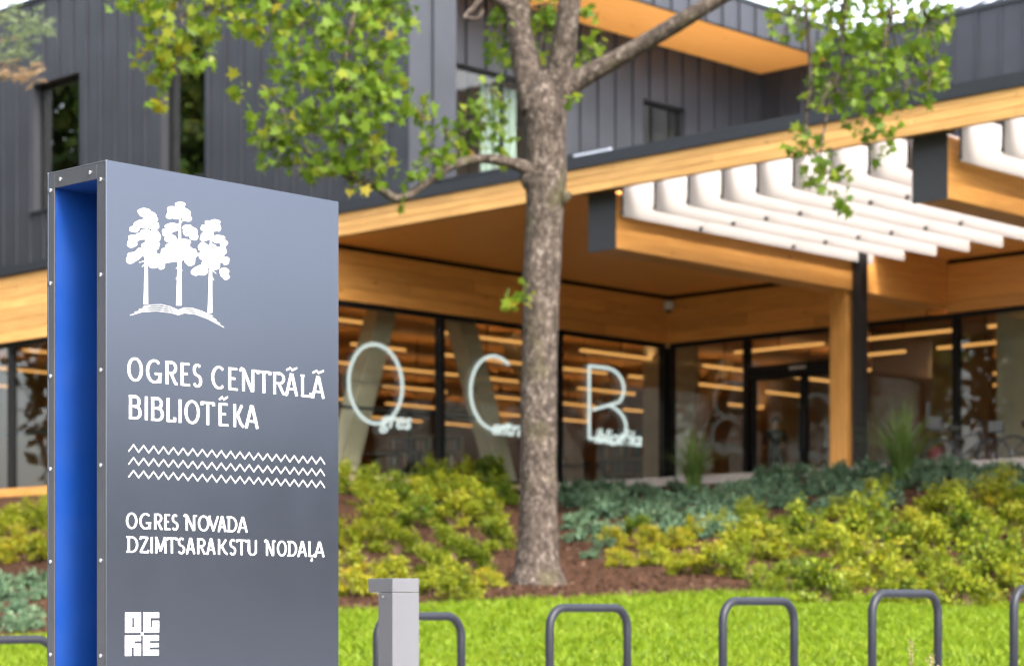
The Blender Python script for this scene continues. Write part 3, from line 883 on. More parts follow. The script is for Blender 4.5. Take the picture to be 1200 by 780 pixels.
# a person standing behind the door glass
def person(u, v, lab):
    me=bpy.data.meshes.new('person'); bm=bmesh.new()
    J={'pel':(0,0,.86),'waist':(0,0,1.02),'chest':(0,-.01,1.22),'neck':(0,0,1.38),'head0':(0,-.01,1.46),'head1':(0,-.015,1.56),'top':(0,-.01,1.63)}
    vs={k:bm.verts.new(p) for k,p in J.items()}
    ed=[('pel','waist'),('waist','chest'),('chest','neck'),('neck','head0'),('head0','head1'),('head1','top')]
    rad={'pel':.15,'waist':.135,'chest':.155,'neck':.055,'head0':.075,'head1':.092,'top':.06}
    for s,n_ in ((-1,'l'),(1,'r')):
        for k,p,r in (('sh',(s*.19,0,1.31),.065),('el',(s*.235,-.03,1.06),.045),('wr',(s*.20,-.20,.95),.032),('ha',(s*.17,-.27,.96),.035),
                      ('hip',(s*.09,0,.80),.10),('kn',(s*.10,-.02,.45),.062),('an',(s*.105,.0,.09),.045),('to',(s*.115,-.15,.04),.038)):
            vs[k+n_]=bm.verts.new(p); rad[k+n_]=r
        ed+= [('chest','sh'+n_),('sh'+n_,'el'+n_),('el'+n_,'wr'+n_),('wr'+n_,'ha'+n_),('pel','hip'+n_),('hip'+n_,'kn'+n_),('kn'+n_,'an'+n_),('an'+n_,'to'+n_)]
    for a_,b_ in ed: bm.edges.new((vs[a_],vs[b_]))
    order=list(vs); bm.verts.index_update(); bm.to_mesh(me); bm.free()
    tmp=bpy.data.objects.new('tmp',me); col.objects.link(tmp)
    tmp.modifiers.new('skin','SKIN'); 
    for i,k in enumerate(order):
        sv=me.skin_vertices[0].data[i]; sv.radius=(rad[k],rad[k]*(.72 if k in('pel','waist','chest') else 1)); sv.use_root=(k=='pel')
    sb=tmp.modifiers.new('sub','SUBSURF'); sb.levels=2; sb.render_levels=2
    bpy.context.view_layer.update()
    m2=bpy.data.meshes.new_from_object(tmp.evaluated_get(bpy.context.evaluated_depsgraph_get()))
    bpy.data.objects.remove(tmp)
    for m_ in ('cloth','skin'): m2.materials.append(M[m_])
    for p in m2.polygons:
        c=p.center; p.material_index = 1 if (c.z>1.37 or (abs(c.x)<.24 and c.y<-.17 and .88<c.z<1.05)) else 0
        p.use_smooth=True
    m2.name='person'
    e=inlib('person',u,v,FLOOR,R(20))
    obj('body',m2,e)
    hb=MB(); hb.tube([(0,.012,1.50),(0,.012,1.57),(0,.0,1.63),(0,-.01,1.665)],[.098,.108,.085,.02],12); hb.build('hair',M['hair'],e,smooth=True)
    tag(e,lab,'person')
person(2.72,.55,'person in dark clothes standing behind the glass of the left door leaf')

# bicycles parked on the terrace
def bicycle(u,v,rz,lab,seat=True,accent='bike_dark'):
    e=inlib('bicycle',u,v,FLOOR,rz)
    def circ(cx,cz,r,n=24): return [(cx+r*math.cos(2*math.pi*i/n),0,cz+r*math.sin(2*math.pi*i/n)) for i in range(n+1)]
    for cx in (-.52,.52):
        wl=MB().tube(circ(cx,.35,.335),.024,8,cap=False).build('wheel',M['rubber'],e,smooth=True)
        MB().tube(circ(cx,.35,.305),.010,6,cap=False).build('rim',M['bike_dark'],wl,smooth=True)
        sp=MB()
        for k in range(8):
            a=math.pi*k/8; sp.tube([(cx-.3*math.cos(a),0,.35-.3*math.sin(a)),(cx+.3*math.cos(a),0,.35+.3*math.sin(a))],.003,4)
        sp.build('spokes',M['steel'],wl)
    f=MB()
    for a,b in (((-.52,0,.35),(-.12,0,.32)),((-.12,0,.32),(-.22,0,.82)),((-.52,0,.35),(-.2,0,.72)),((-.12,0,.32),(.34,0,.72)),((-.2,0,.72),(.32,0,.80)),((.30,0,.92),(.36,0,.68))):
        f.tube([a,b],.018,8)
    f.build('frame',M[accent],e)
    fk=MB(); fk.tube([(.36,.04,.68),(.52,.05,.35)],.012,6); fk.tube([(.36,-.04,.68),(.52,-.05,.35)],.012,6); fk.build('fork',M['bike_dark'],e)
    MB().tube([(.24,-.30,1.02),(.30,-.22,1.03),(.32,-.05,1.0),(.32,.05,1.0),(.30,.22,1.03),(.24,.30,1.02)],.014,8).build('handlebar',M['bike_dark'],e)
    MB().tube([(.32,0,1.0),(.30,0,.90)],.014,6).build('stem',M['bike_dark'],e)
    MB().tube([(-.36,0,.90),(-.30,0,.91),(-.20,0,.905),(-.10,0,.90)],[.05,.09,.05,.02],10).build('saddle',M['rubber'],e,smooth=True)
    MB().tube([(-.12,.09,.32),(-.12,-.09,.32)],.03,8).tube([(-.12,.09,.32),(0,.09,.22)],.01,6).tube([(-.12,-.09,.32),(-.24,-.09,.42)],.01,6).build('crank',M['bike_dark'],e)
    if seat:
        s=MB(); s.box(-.74,-.42,-.15,.15,.86,.92); s.box(-.80,-.735,-.16,.16,.90,1.42); s.box(-.74,-.5,-.18,-.152,.9,1.14); s.box(-.74,-.5,.152,.18,.9,1.14)
        s.build('child_seat',M['bike_dark'],e,bevel=.02)
        MB().box(.42,.72,-.17,.17,.80,1.02).build('front_basket',M['bike_dark'],e,bevel=.01)
    tag(e,lab,'bicycle')
bicycle(9.15,-1.6,R(28),'dark bicycle with child seat parked before the glass at the right')
bicycle(10.75,-1.5,R(36),'dark bicycle cut off by the right edge of the photograph',seat=False)
c=inlib('litter_bin',8.0,-.9,FLOOR)
MB().box(-.11,.11,-.11,.11,.05,.62).build('bin_body',M['red'],c,bevel=.02); MB().box(-.08,.08,-.08,.08,0,.048).build('foot',M['black'],c)
tag(c,'small red box standing behind the bicycle by the glass','bin')

# ------------------------------------------------------------------ the library sign
SX, SY = -1.307, 7.14
SDX, SDY = .685, .7286
SL, SD, ST = 1.010, .324, 2.25            # length, depth, height of the top
SB = float(ground(SX,SY))-.05
sign = empty('library_sign', (SX,SY,0), math.atan2(SDY,SDX))
tag(sign,'tall dark grey sign with white lettering, tree emblem and open blue side','sign')
FT, BT, TT = .050, .040, .055
slabS = lambda name,mat,*b,parent=sign,bevel=.002: MB().box(*b).build(name,M[mat],parent,bevel=bevel)
front = slabS('front_panel','panel',0,SL,0,.006,SB,ST)
rear = slabS('rear_panel','panel',0,SL,SD-.006,SD,SB,ST)
slabS('top_panel','flange',.0005,SL-.0005,.0065,SD-.0065,ST-.006,ST-.0005)
slabS('end_panel','panel',SL-.006,SL-.0005,.0065,SD-.0065,SB,ST-.0065)
slabS('front_flange','flange',.001,.007,.0066,FT,SB,ST-.0062)
slabS('rear_flange','flange',.001,.007,SD-BT,SD-.0066,SB,ST-.0062)
slabS('top_flange','flange',.001,.007,FT+.0006,SD-BT-.0006,ST-TT,ST-.0062)
# blue lined hollow behind the flanges
slabS('blue_lining','blue',.0075,.62,FT-.004,FT-.001,SB,ST-TT+.003,bevel=0)
slabS('blue_lining','blue',.0075,.62,SD-BT+.001,SD-BT+.004,SB,ST-TT+.003,bevel=0)
slabS('blue_lining','blue',.0075,.62,FT-.0005,SD-BT+.0005,ST-TT+.0005,ST-TT+.003,bevel=0)
slabS('blue_lining','blue',.617,.62,FT-.0005,SD-BT+.0005,SB,ST-TT,bevel=0)
def screw(y,z):
    o=MB().tube([(.001,y,z),(-.002,y,z),(-.004,y,z)],[.0066,.0066,.004],10).build('screw',M['steel'],sign,smooth=False)
for k in range(8):
    z=2.19-.307*k
    if z>SB+.1:
        screw(FT*.55,z); screw(SD-BT*.5,z)
screw(FT+.035,ST-.03); screw(SD-BT-.035,ST-.03)

def ss(px):
    """distance along the sign face seen at photograph column px"""
    k=(px-600)/FPX; return (SY*k-SX)/(SDX-SDY*k)
def sz(px,py):
    return EYE+(HOR-py)*(SY+SDY*ss(px))/FPX
_lay=[0]
def ribbons(paths, parent, name, thick_v=.0165, thick_h=.0095, closed=(), mat='white_print', thin=-1):
    """flat strokes on the sign face; wider when they run upright, like the photographed lettering"""
    m_=MB()
    for pi,p in enumerate(paths):
        n_=len(p); cl = pi in closed
        y0=-.0005-.00006*(pi%6)
        L=[];Rr=[]
        for i in range(n_):
            if cl: a=p[(i-1)%n_]; b=p[(i+1)%n_]
            else: a=p[max(i-1,0)]; b=p[min(i+1,n_-1)]
            dx,dz=b[0]-a[0],b[1]-a[1]; l=math.hypot(dx,dz) or 1
            dx/=l;dz/=l
            t=math.sqrt((thick_v*dz)**2+(thick_h*dx)**2)/2
            if pi==thin: t=thick_h*.42
            mit=1.0
            if 0<i<n_-1 and not cl:
                d1=(p[i][0]-a[0],p[i][1]-a[1]); d2=(b[0]-p[i][0],b[1]-p[i][1])
                l1=math.hypot(*d1) or 1; l2=math.hypot(*d2) or 1
                cs=(d1[0]*d2[0]+d1[1]*d2[1])/(l1*l2); mit=min(2.2,1/max(.3,math.sqrt(max(0,(1+cs)/2))))
            L.append((p[i][0]-dz*t*mit,p[i][1]+dx*t*mit)); Rr.append((p[i][0]+dz*t*mit,p[i][1]-dx*t*mit))
        rng_=range(n_ if cl else n_-1)
        for i in rng_:
            j=(i+1)%n_
            m_.quad((Rr[i][0],y0,Rr[i][1]),(Rr[j][0],y0,Rr[j][1]),(L[j][0],y0,L[j][1]),(L[i][0],y0,L[i][1]))
    return m_.build(name,M[mat],parent)
def arc(cx,cy,rx,ry,a0,a1,n=16):
    return [(cx+rx*math.cos(R(a0+(a1-a0)*i/n)),cy+ry*math.sin(R(a0+(a1-a0)*i/n))) for i in range(n+1)]
# strokes in a unit cell, x 0..1, y 0 (baseline) .. 1 (cap height)
G={
'O':([arc(.5,.5,.42,.47,0,360,30)[:-1]],(0,)),
'G':([arc(.52,.5,.44,.47,48,318,26),[(.86,.36),(.86,.02)],[(.54,.40),(.98,.40)]],()),
'R':([[(.14,0),(.14,1)],[(.02,.96),(.14,.96)]+[(.5,.96)]+arc(.5,.73,.32,.23,90,-90,12)+[(.14,.50)],[(.44,.50),(.66,.22),(.80,.05),(.96,.03)]],()),
'E':([[(.18,0),(.18,1)],[(.10,.96),(.92,.96)],[(.18,.52),(.74,.52)],[(.10,.04),(.98,.04)]],()),
'S':([arc(.52,.74,.34,.23,40,255,16)+arc(.50,.26,.38,.24,75,-150,16)],()),
'C':([arc(.54,.5,.46,.47,50,310,26)],()),
'N':([[(.0,.90),(.10,1.02),(.22,.98),(.74,.02)],[(.22,0),(.22,.96)],[(.78,0),(.78,1.0)],[(.78,.97),(1.0,.97)]],()),
'T':([[(.5,0),(.5,.96)],[(.0,.96),(1,.96)],[(.02,.99),(.02,.84)],[(.98,.99),(.98,.84)]],()),
'A':([[(.02,0),(.10,.03),(.46,.98)],[(.36,.98),(.52,.98),(.90,0)],[(.22,.30),(.76,.30)],[(.0,.03),(.2,.03)]],()),
'L':([[(.24,0),(.24,1)],[(.08,.97),(.4,.97)],[(.12,.04),(.98,.04)],[(.96,.02),(.96,.2)]],()),
'B':([[(.16,0),(.16,1)],[(.04,.96),(.52,.96)]+arc(.52,.75,.30,.21,90,-90,12)+[(.16,.54)],[(.4,.54),(.54,.54)]+arc(.54,.29,.36,.25,90,-90,12)+[(.04,.04)]],()),
'I':([[(.5,0),(.5,1)]],()),
'K':([[(.18,0),(.18,1)],[(.18,.46),(.50,.62),(.82,.98)],[(.42,.55),(.72,.16),(.96,.02)]],()),
'V':([[(.02,.98),(.48,.02)],[(.44,.02),(.92,1.0)],[(0,.97),(.2,.97)]],()),
'D':([[(.20,0),(.20,1)],[(.0,.96),(.44,.96)]+arc(.44,.50,.46,.46,90,-90,18)+[(.0,.04)]],()),
'Z':([[(.06,.82),(.08,.96),(.92,.96)],[(.90,.96),(.08,.04)],[(.04,.04),(.96,.04),(.98,.18)]],()),
'M':([[(.10,0),(.14,1)],[(.10,.99),(.50,.12)],[(.48,.12),(.86,1.0)],[(.86,1.0),(.92,0)],[(.0,.97),(.14,.97)]],()),
'U':([[(.16,1.0),(.16,.30)]+arc(.5,.30,.34,.27,180,360,12)+[(.84,1.0)],[(.02,.97),(.2,.97)]],()),
}
def put_letter(ch, x0, x1, zb_, zt, mark=None, tv=.0165, th=.0095):
    x0+=tv*.30; x1-=tv*.30; zt-=th*.2; zb_+=th*.2
    w_=x1-x0; h_=zt-zb_
    paths,closed=G[ch]
    P_=[[(x0+a*w_, zb_+b*h_) for a,b in p] for p in paths]
    if mark=='~':
        P_.append([(x0+w_*a,zt+h_*b) for a,b in ((.08,.15),(.40,.27),(.52,.17),(.92,.30))])
    if mark==',':
        P_.append([(x0+w_*.55,zb_-h_*.12),(x0+w_*.60,zb_-h_*.20),(x0+w_*.45,zb_-h_*.30)])
    ribbons(P_,sign,'letter',tv,th,closed,thin=(len(P_)-1 if mark=='~' else -1))
def line(text, zb_, zt, tv, th):
    for ch,a,b,mk in text:
        put_letter(ch, ss(130+a/3), ss(130+b/3), zb_, zt, mk, tv, th)
L1=[('O',55,114,0),('G',121,182,0),('R',188,238,0),('E',241,281,0),('S',284,322,0),('C',351,404,0),('E',408,449,0),('N',450,514,0),('T',513,562,0),('R',566,618,0),('A',610,660,'~'),('L',661,706,0),('A',702,754,'~')]
L2=[('B',58,110,0),('I',114,134,0),('B',136,188,0),('L',190,228,0),('I',234,252,0),('O',256,314,0),('T',316,364,0),('E',374,416,'~'),('K',425,470,0),('A',468,522,0)]
L3=[('O',51,94,0),('G',98,144,0),('R',149,184,0),('E',185,211,0),('S',211,238,0),('N',254,304,0),('O',304,347,0),('V',341,381,0),('A',374,407,0),('D',405,446,0),('A',443,483,0)]
L4=[('D',52,98,0),('Z',99,134,0),('I',137,149,0),('M',153,197,0),('T',195,233,0),('S',232,262,0),('A',262,298,0),('R',300,336,0),('A',334,369,0),('K',371,413,0),('S',414,441,0),('T',440,478,0),('U',477,517,0),('N',538,580,0),('O',582,619,0),('D',618,656,0),('A',654,691,0),('L',690,718,','),('A',713,753,0)]
line(L1, sz(158,446.7), sz(158,418.6), .0112,.0068)
line(L2, sz(157,491.2), sz(157,462.7), .0112,.0068)
line(L3, sz(154,619.3), sz(154,600.2), .0082,.005)
line(L4, sz(154,647.2), sz(154,627.8), .0082,.005)
# zigzag lines
for (ya,yb) in ((521,529),(536,544),(551,559)):
    za,zb_=sz(156,ya),sz(156,yb); x0,x1=ss(150.5),ss(380.5); n_=42
    ribbons([[(x0+(x1-x0)*i/n_, za if i%2 else zb_) for i in range(n_+1)]],sign,'zigzag_line',.0039,.0039)
# emblem: three pines over an open book (pixel outlines of the print, laid on the face)
def ep(cx,cy):
    """emblem crop coordinates (scale 4.588, origin 130,220) to face coordinates"""
    px,py=130+cx/4.588,220+cy/4.588
    return (ss(px),sz(px,py))
def blob(m_,cx,cy,rx,ry,i):
    pts=[]
    for k in range(18):
        a=2*math.pi*k/18; q=1+.07*math.sin(3*a+i)+.05*math.sin(5*a+2*i)
        pts.append(ep(cx+rx*q*math.cos(a),cy-ry*q*math.sin(a)))
    n_=len(m_.v); y=-.0005-.00005*(i%12)
    m_.v+=[(x,y,z) for x,z in pts]; m_.f.append(tuple(range(n_,n_+18))); m_.mi.append(0)
def emblem_tree(blobs,trunk,twigs):
    m_=MB()
    for i,(bx_,by_,brx,bry) in enumerate(blobs): blob(m_,bx_,by_,brx*.90,bry*.90,i)
    y=-.0013
    (xa,ya,wa),(xb,yb,wb)=trunk
    q=[ep(xb-wb,yb),ep(xb+wb,yb),ep(xa+wa,ya),ep(xa-wa,ya)]
    n_=len(m_.v); m_.v+=[(x,y,z) for x,z in q]; m_.f.append((n_,n_+1,n_+2,n_+3)); m_.mi.append(0)
    for (a,b,c,d) in twigs:
        p,q=ep(a,b),ep(c,d); dx,dz=q[0]-p[0],q[1]-p[1]; l=math.hypot(dx,dz); nx,nz=-dz/l*.0016,dx/l*.0016; n_=len(m_.v)
        m_.v+=[(p[0]-nx,y+.00006,p[1]-nz),(q[0]-nx*.4,y+.00006,q[1]-nz*.4),(q[0]+nx*.4,y+.00006,q[1]+nz*.4),(p[0]+nx,y+.00006,p[1]+nz)]; m_.f.append((n_,n_+1,n_+2,n_+3)); m_.mi.append(0)
    m_.build('emblem_tree',M['white_print'],sign)
emblem_tree([(178,132,38,26),(205,150,40,26),(230,168,24,18),(165,195,48,24),(125,222,30,20),(228,205,36,24),(205,178,40,20),(125,272,38,22),(112,300,30,24),(160,262,40,20),(228,262,44,40),(185,235,30,14),(215,312,54,30),(125,368,42,26),(105,388,28,22),(165,345,40,24),(200,340,50,38),(240,385,44,34),(268,415,26,26),(228,410,34,24)],
  ((190,160,4),(186,626,12)),[(188,390,150,402),(186,405,165,425),(190,230,160,240)])
emblem_tree([(372,94,30,22),(330,122,32,26),(318,150,26,20),(385,135,48,30),(410,165,28,18),(350,150,40,20),(330,212,44,26),(300,240,30,26),(318,272,36,24),(425,235,44,30),(445,260,26,26),(410,215,30,18),(380,300,55,30),(345,325,60,34),(300,352,40,32),(310,385,34,20),(395,345,62,40),(440,355,28,28),(425,395,32,26),(355,375,50,24)],
  ((370,165,4),(364,632,15)),[(366,430,384,446),(362,425,348,434),(358,480,347,492),(372,190,388,172)])
emblem_tree([(558,188,32,20),(520,190,18,16),(500,216,22,18),(545,220,36,18),(575,215,18,22),(520,255,38,28),(575,275,42,24),(605,298,24,22),(500,272,26,18),(495,318,32,26),(540,330,40,28),(590,340,36,26),(615,392,24,24),(500,365,34,26),(570,380,46,34),(530,405,50,30),(480,445,46,30),(452,452,24,22),(560,420,30,22),(608,455,28,30),(618,478,20,18)],
  ((537,225,4),(531,672,12)),[(534,432,565,462),(538,470,552,498)])
def page(pts,name='book_page'):
    ribbons([[ep(*p) for p in pts]],sign,name,.0016,.0016)
for i in range(4):
    page([(172-24*i*.97,640+15*i),(215-16*i,630+12*i),(270-8*i,628+11*i),(320,640+10*i),(362,658+8*i)])
    page([(362,658+8*i),(395,645+9*i),(440+4*i,648+10*i),(490+10*i,664+13*i),(548+20*i,690+20*i)])
# square block logo
def lp(cx,cy):
    px,py=120+cx/8.67,690+cy/8.67
    return ss(px),sz(px,py)
lg=MB()
def lrect(x0,x1,y0,y1):
    xa,_=lp(x0,450); xb,_=lp(x1,450); _,za=lp(230,y1); _,zb_=lp(230,y0)
    n_=len(lg.v); lg.v+=[(xa,-.0006,za),(xb,-.0006,za),(xb,-.0006,zb_),(xa,-.0006,zb_)]; lg.f.append((n_,n_+1,n_+2,n_+3)); lg.mi.append(0)
for r_ in ((230,300,235,440),(322,390,235,440),(300,322,235,288),(300,322,388,440),
           (415,485,235,440),(485,575,235,290),(505,575,320,440),(485,505,388,440),
           (228,295,468,675),(295,322,468,590),(322,390,468,525),(320,390,553,675),
           (412,480,468,675),(480,572,468,525),(480,572,550,590),(480,572,618,675),(390,415,441,467)): lrect(*r_)
lg.build('block_logo',M['white_print'],sign)

# ------------------------------------------------------------------ bollard light
BYD=9.6
pc=at(460,677,BYD); zt=pc.z; gb=float(ground(pc.x,BYD))-.02
bo=empty('bollard_light',(pc.x,pc.y,gb),R(40)); H=zt-gb
a=.145; ad=.103; hd=.178
MB().box(0,a,0,ad,0,H-.062).build('post',M['bollard'],bo,bevel=.002)
MB().box(0,a,0,hd,H-.060,H).build('lamp_head',M['bollard'],bo,bevel=.002)
MB().box(.02,a-.02,ad+.01,hd-.01,H-.064,H-.0605).build('lamp_lens',M['white_plastic'],bo)
MB().tube([(-.001,a*.45,H-.08),(-.004,a*.45,H-.08)],.006,8).build('screw',M['steel'],bo)
MB().box(-.03,a+.03,-.03,ad+.03,-.01,.012).build('base_plate',M['bollard'],bo)
tag(bo,'light grey square bollard lamp with overhanging head beside the sign','bollard')

# ------------------------------------------------------------------ bicycle racks
RY=13.7
def rack_mesh():
    W,H_,r,t=.73,.85,.13,.027
    p=[(0,0,0),(0,0,H_-r)]+[(r-r*math.cos(R(90*i/8)),0,H_-r+r*math.sin(R(90*i/8))) for i in range(1,9)]
    p+=[(W-r+r*math.sin(R(90*i/8)),0,H_-r+r*math.cos(R(90*i/8))) for i in range(0,9)]+[(W,0,0)]
    h=MB().tube(p,t,14).build('hoop',M['rack'],None,smooth=True)
    b=MB().box(-.06,.06,-.06,.06,0,.01).build('base_plate',M['rack'],None)
    return h,b
hoop,bpl=rack_mesh()
racks=[(438,717,'bicycle rack hoop half hidden behind the grey bollard lamp'),(640,707,'bicycle rack hoop in front of the maple trunk'),
       (843,699,'middle bicycle rack hoop on the lawn edge, third from the sign'),(1018,690,'bicycle rack hoop behind the dry flower stalks'),
       (1184,684,'bicycle rack hoop cut off by the right edge'),(-57,745,'bicycle rack hoop showing left of the blue sided sign')]
for i,(px,py,lab) in enumerate(racks):
    p=at(px+4,py,RY); ang=R(46)
    e=empty('bicycle_rack',(p.x,p.y,p.z-.85-.025),ang)
    tag(e,lab,'bicycle rack','steel hoop racks along the plaza edge')
    if i==0: h_,b1=hoop,bpl; b2=bpl.copy(); col.objects.link(b2)
    else:
        h_=hoop.copy(); b1=bpl.copy(); b2=bpl.copy()
        for o in (h_,b1,b2): col.objects.link(o)
    for o in (h_,b1,b2): o.parent=e
    b1.location=(0,0,0); b2.location=(.73,0,0)

# ------------------------------------------------------------------ maple tree
TY=31.0
tb=at(630,675,TY)
maple=empty('maple_tree',(tb.x,TY,float(ground(tb.x,TY))-.05))
tag(maple,'mature maple with flaky grey brown trunk and forked limbs standing in the bank','tree')
org=Vector(maple.location)
S_=TY/FPX
def tp(px,py,dy=0):
    Y=TY+dy; return at(px,py,Y)-org
def spline(pts,rad,n=8):
    """Catmull-Rom through the points"""
    P_=[Vector(p) for p in pts]; out=[]; rr=[]
    for i in range(len(P_)-1):
        p0=P_[max(i-1,0)];p1=P_[i];p2=P_[i+1];p3=P_[min(i+2,len(P_)-1)]
        for k in range(n):
            t=k/n
            out.append(.5*((2*p1)+(p2-p0)*t+(2*p0-5*p1+4*p2-p3)*t*t+(3*p1-p0-3*p2+p3)*t**3)); rr.append(rad[i]+(rad[i+1]-rad[i])*t)
    out.append(P_[-1]); rr.append(rad[-1]); return out,rr
def limb(name,pts,rad,seg=12,n=8,rough=.0,parent=maple,mat='bark'):
    p,r=spline(pts,rad,n); m_=MB().tube(p,r,seg)
    if rough:
        nv=[]
        for v in m_.v:
            V_=Vector(v); q=noise.noise(V_*2.2)*.55+noise.noise(V_*6)*.3+noise.noise(V_*14)*.3
            i=0
            nv.append(V_+V_.cross(Vector((0,0,1))).normalized()*0)
            c=min(p,key=lambda a:(a-V_).length_squared); d=(V_-c)
            nv[-1]=V_+d*(q*rough)
        m_.v=[tuple(v) for v in nv]
    return m_.build(name,M[mat],parent,smooth=True)
limb('trunk',[tp(630,700),tp(630,676),tp(630,655),tp(631,600),tp(631,500),tp(633,400),tp(636,300),tp(640,220),tp(640,170),tp(640,122),tp(641,96),tp(641,78)],
     [x*S_ for x in (42,32,25.5,22.2,21.2,20.8,21.6,23.2,24,25,18,5)],seg=36,n=10,rough=.11)
MB().tube([tp(611,206),tp(622,212,-.1)],[.05,.16],8).build('burl',M['bark'],maple,smooth=True)
MB().tube([tp(668,228),tp(655,232,-.1)],[.04,.15],8).build('burl',M['bark'],maple,smooth=True)
limb('limb',[tp(630,130),tp(618,80,.1),tp(608,30,.2),tp(603,-60,.3),tp(585,-220,.6),tp(560,-380,.8)],[x*S_ for x in (19,16.5,14.5,13.5,9.5,4)],seg=20,rough=.16)
limb('limb',[tp(648,125),tp(656,80,-.1),tp(665,20,-.3),tp(676,-60,-.4),tp(705,-200,-.8),tp(720,-380,-1)],[x*S_ for x in (19,15.5,13.2,12,8.5,3.5)],seg=20,rough=.16)
limb('limb',[tp(650,120),tp(675,96,-.1),tp(735,62,-.3),tp(800,24,-.6),tp(850,-6,-.8),tp(920,-50,-1.0),tp(1010,-75,-1.1),tp(1080,-70,-1.2)],[x*S_ for x in (17,11.8,10,9.3,8.5,6.5,4.5,2)],seg=16,rough=.14)
limb('branch',[tp(625,200,-.1),tp(600,191,-.2),tp(565,186,-.35),tp(530,194,-.5),tp(500,214,-.6),tp(468,233,-.7),tp(440,218,-.8),tp(410,208,-.9),tp(380,190,-1),tp(340,165,-1)],[x*S_ for x in (9,6.5,5.5,5.5,5,5,4.5,3.5,2.5,1.2)],seg=10,n=5)
limb('branch',[tp(610,20,.2),tp(560,-20,.0),tp(500,-40,-.4),tp(430,-30,-.7),tp(360,-20,-1),tp(270,0,-1.2),tp(210,20,-1.3)],[x*S_ for x in (9,8,7,6,5,3,1.5)],seg=10,n=5)
limb('branch',[tp(430,-32,-.7),tp(415,20,-.9),tp(405,70,-1),tp(410,130,-1.05),tp(395,180,-1.1)],[x*S_ for x in (5,4,3,2.5,1.2)],seg=8,n=5)
limb('branch',[tp(570,-12,.05),tp(556,8,-.1),tp(545,20,-.2),tp(560,22,-.3),tp(566,12,-.3)],[x*S_ for x in (4,3,2.5,2.5,1.5)],seg=8,n=4)
for (x0,y0,pts_) in ((985,-70,[(990,0),(985,70),(970,130),(960,190)]),(1040,-74,[(1045,10),(1030,80),(1022,140)]),(1080,-70,[(1085,0),(1075,60),(1070,100)]),(940,-58,[(945,20),(950,90),(944,150),(950,185)])):
    limb('branch',[tp(x0,y0,-1.1)]+[tp(a_,b_,-1.2) for a_,b_ in pts_],[x*S_ for x in np.linspace(3.5,1,len(pts_)+1)],seg=6,n=4)

CL=[ # photograph ellipses of foliage: cx, cy, rx, ry, depth offset, density, yellowness
(205,15,48,30,-1.3,1,.25),(188,62,36,30,-1.3,1,.3),(228,58,30,28,-1.3,1,.2),(187,106,12,26,-1.3,.9,.3),(270,22,45,26,-1.2,.8,.2),
(160,-10,40,30,-1.2,1,.2),(260,-30,80,30,-1.1,1,.2),
(320,18,40,28,-1.1,.8,.15),(355,50,45,48,-1.0,1,.05),(420,60,55,55,-.9,1,.05),(455,25,32,36,-.8,1,.1),(400,118,62,42,-1,1.1,0),(446,112,34,40,-.8,1,.05),
(328,138,34,40,-1.1,.9,.1),(322,175,32,22,-1.1,.8,.12),(395,165,45,40,-1.1,1,.02),(372,192,34,20,-1.1,.8,.1),(435,188,34,26,-.9,.9,.25),(277,97,13,11,-1.2,.9,.2),
(425,215,22,14,-.9,.5,.3),(380,-20,110,30,-.9,1,.05),
(497,130,20,16,-.6,.7,.1),(520,162,26,22,-.5,.75,.05),(508,190,24,16,-.6,.7,.05),(480,208,12,10,-.7,.8,.05),(560,150,28,34,-.3,.6,.05),(575,118,24,26,-.2,.7,.05),(590,165,14,30,-.2,.5,.05),
(596,48,30,34,.6,1,.02),(640,50,30,36,.7,1,.02),(690,58,22,22,.6,.9,.1),(640,15,60,18,.7,.8,.05),
(468,240,8,6,-.7,.7,.1),
(930,20,32,24,-1.1,0.58,.05),(985,25,52,34,-1.1,0.72,.03),(1040,40,50,40,-1.2,0.72,.03),(1088,42,28,44,-1.2,0.72,.08),(1000,78,52,38,-1.2,0.72,.02),(1062,88,40,36,-1.2,0.72,.05),
(975,108,34,26,-1.2,0.65,.05),(1020,128,38,34,-1.2,0.72,.02),(1092,95,22,24,-1.2,0.50,.1),(1034,158,18,14,-1.2,0.65,.02),(1090,10,25,30,-1.2,0.72,.1),(1000,-25,110,28,-1.1,0.72,.03),
(944,158,16,14,-1.2,.8,.02),(953,186,24,20,-1.2,.7,.0),(974,210,26,18,-1.2,.8,.0),(990,237,12,9,-1.2,.8,0),(1030,178,9,8,-1.2,.7,0),(925,175,10,10,-1.2,.5,0),
(612,345,16,12,-.45,.6,.35),(604,356,10,6,-.45,.6,.4),(668,115,7,9,-.5,.6,.2),
]
PP=[];TT_=[]
for (cx,cy,rx,ry,dy,den,yel) in CL:
    n_=int(math.pi*rx*ry/40*den)+3
    q=RNG.normal(size=(n_,2)); q/=np.linalg.norm(q,axis=1)[:,None]; rad_=RNG.uniform(0,1,n_)**.55
    X_=cx+q[:,0]*rad_*rx*1.05; Y_=cy+q[:,1]*rad_*ry*1.05
    dep=TY+dy+RNG.normal(0,1,n_)*(max(8,min(rx,ry))*S_*.75)
    PP.append(np.stack([(X_-600)*dep/FPX-org.x, dep-org.y, EYE+(HOR-Y_)*dep/FPX-org.z],-1))
    t_=RNG.beta(2,2.2,n_)*.62+.04; t_[RNG.uniform(0,1,n_)<yel*.5]+=.35
    TT_.append(t_+yel*.35)
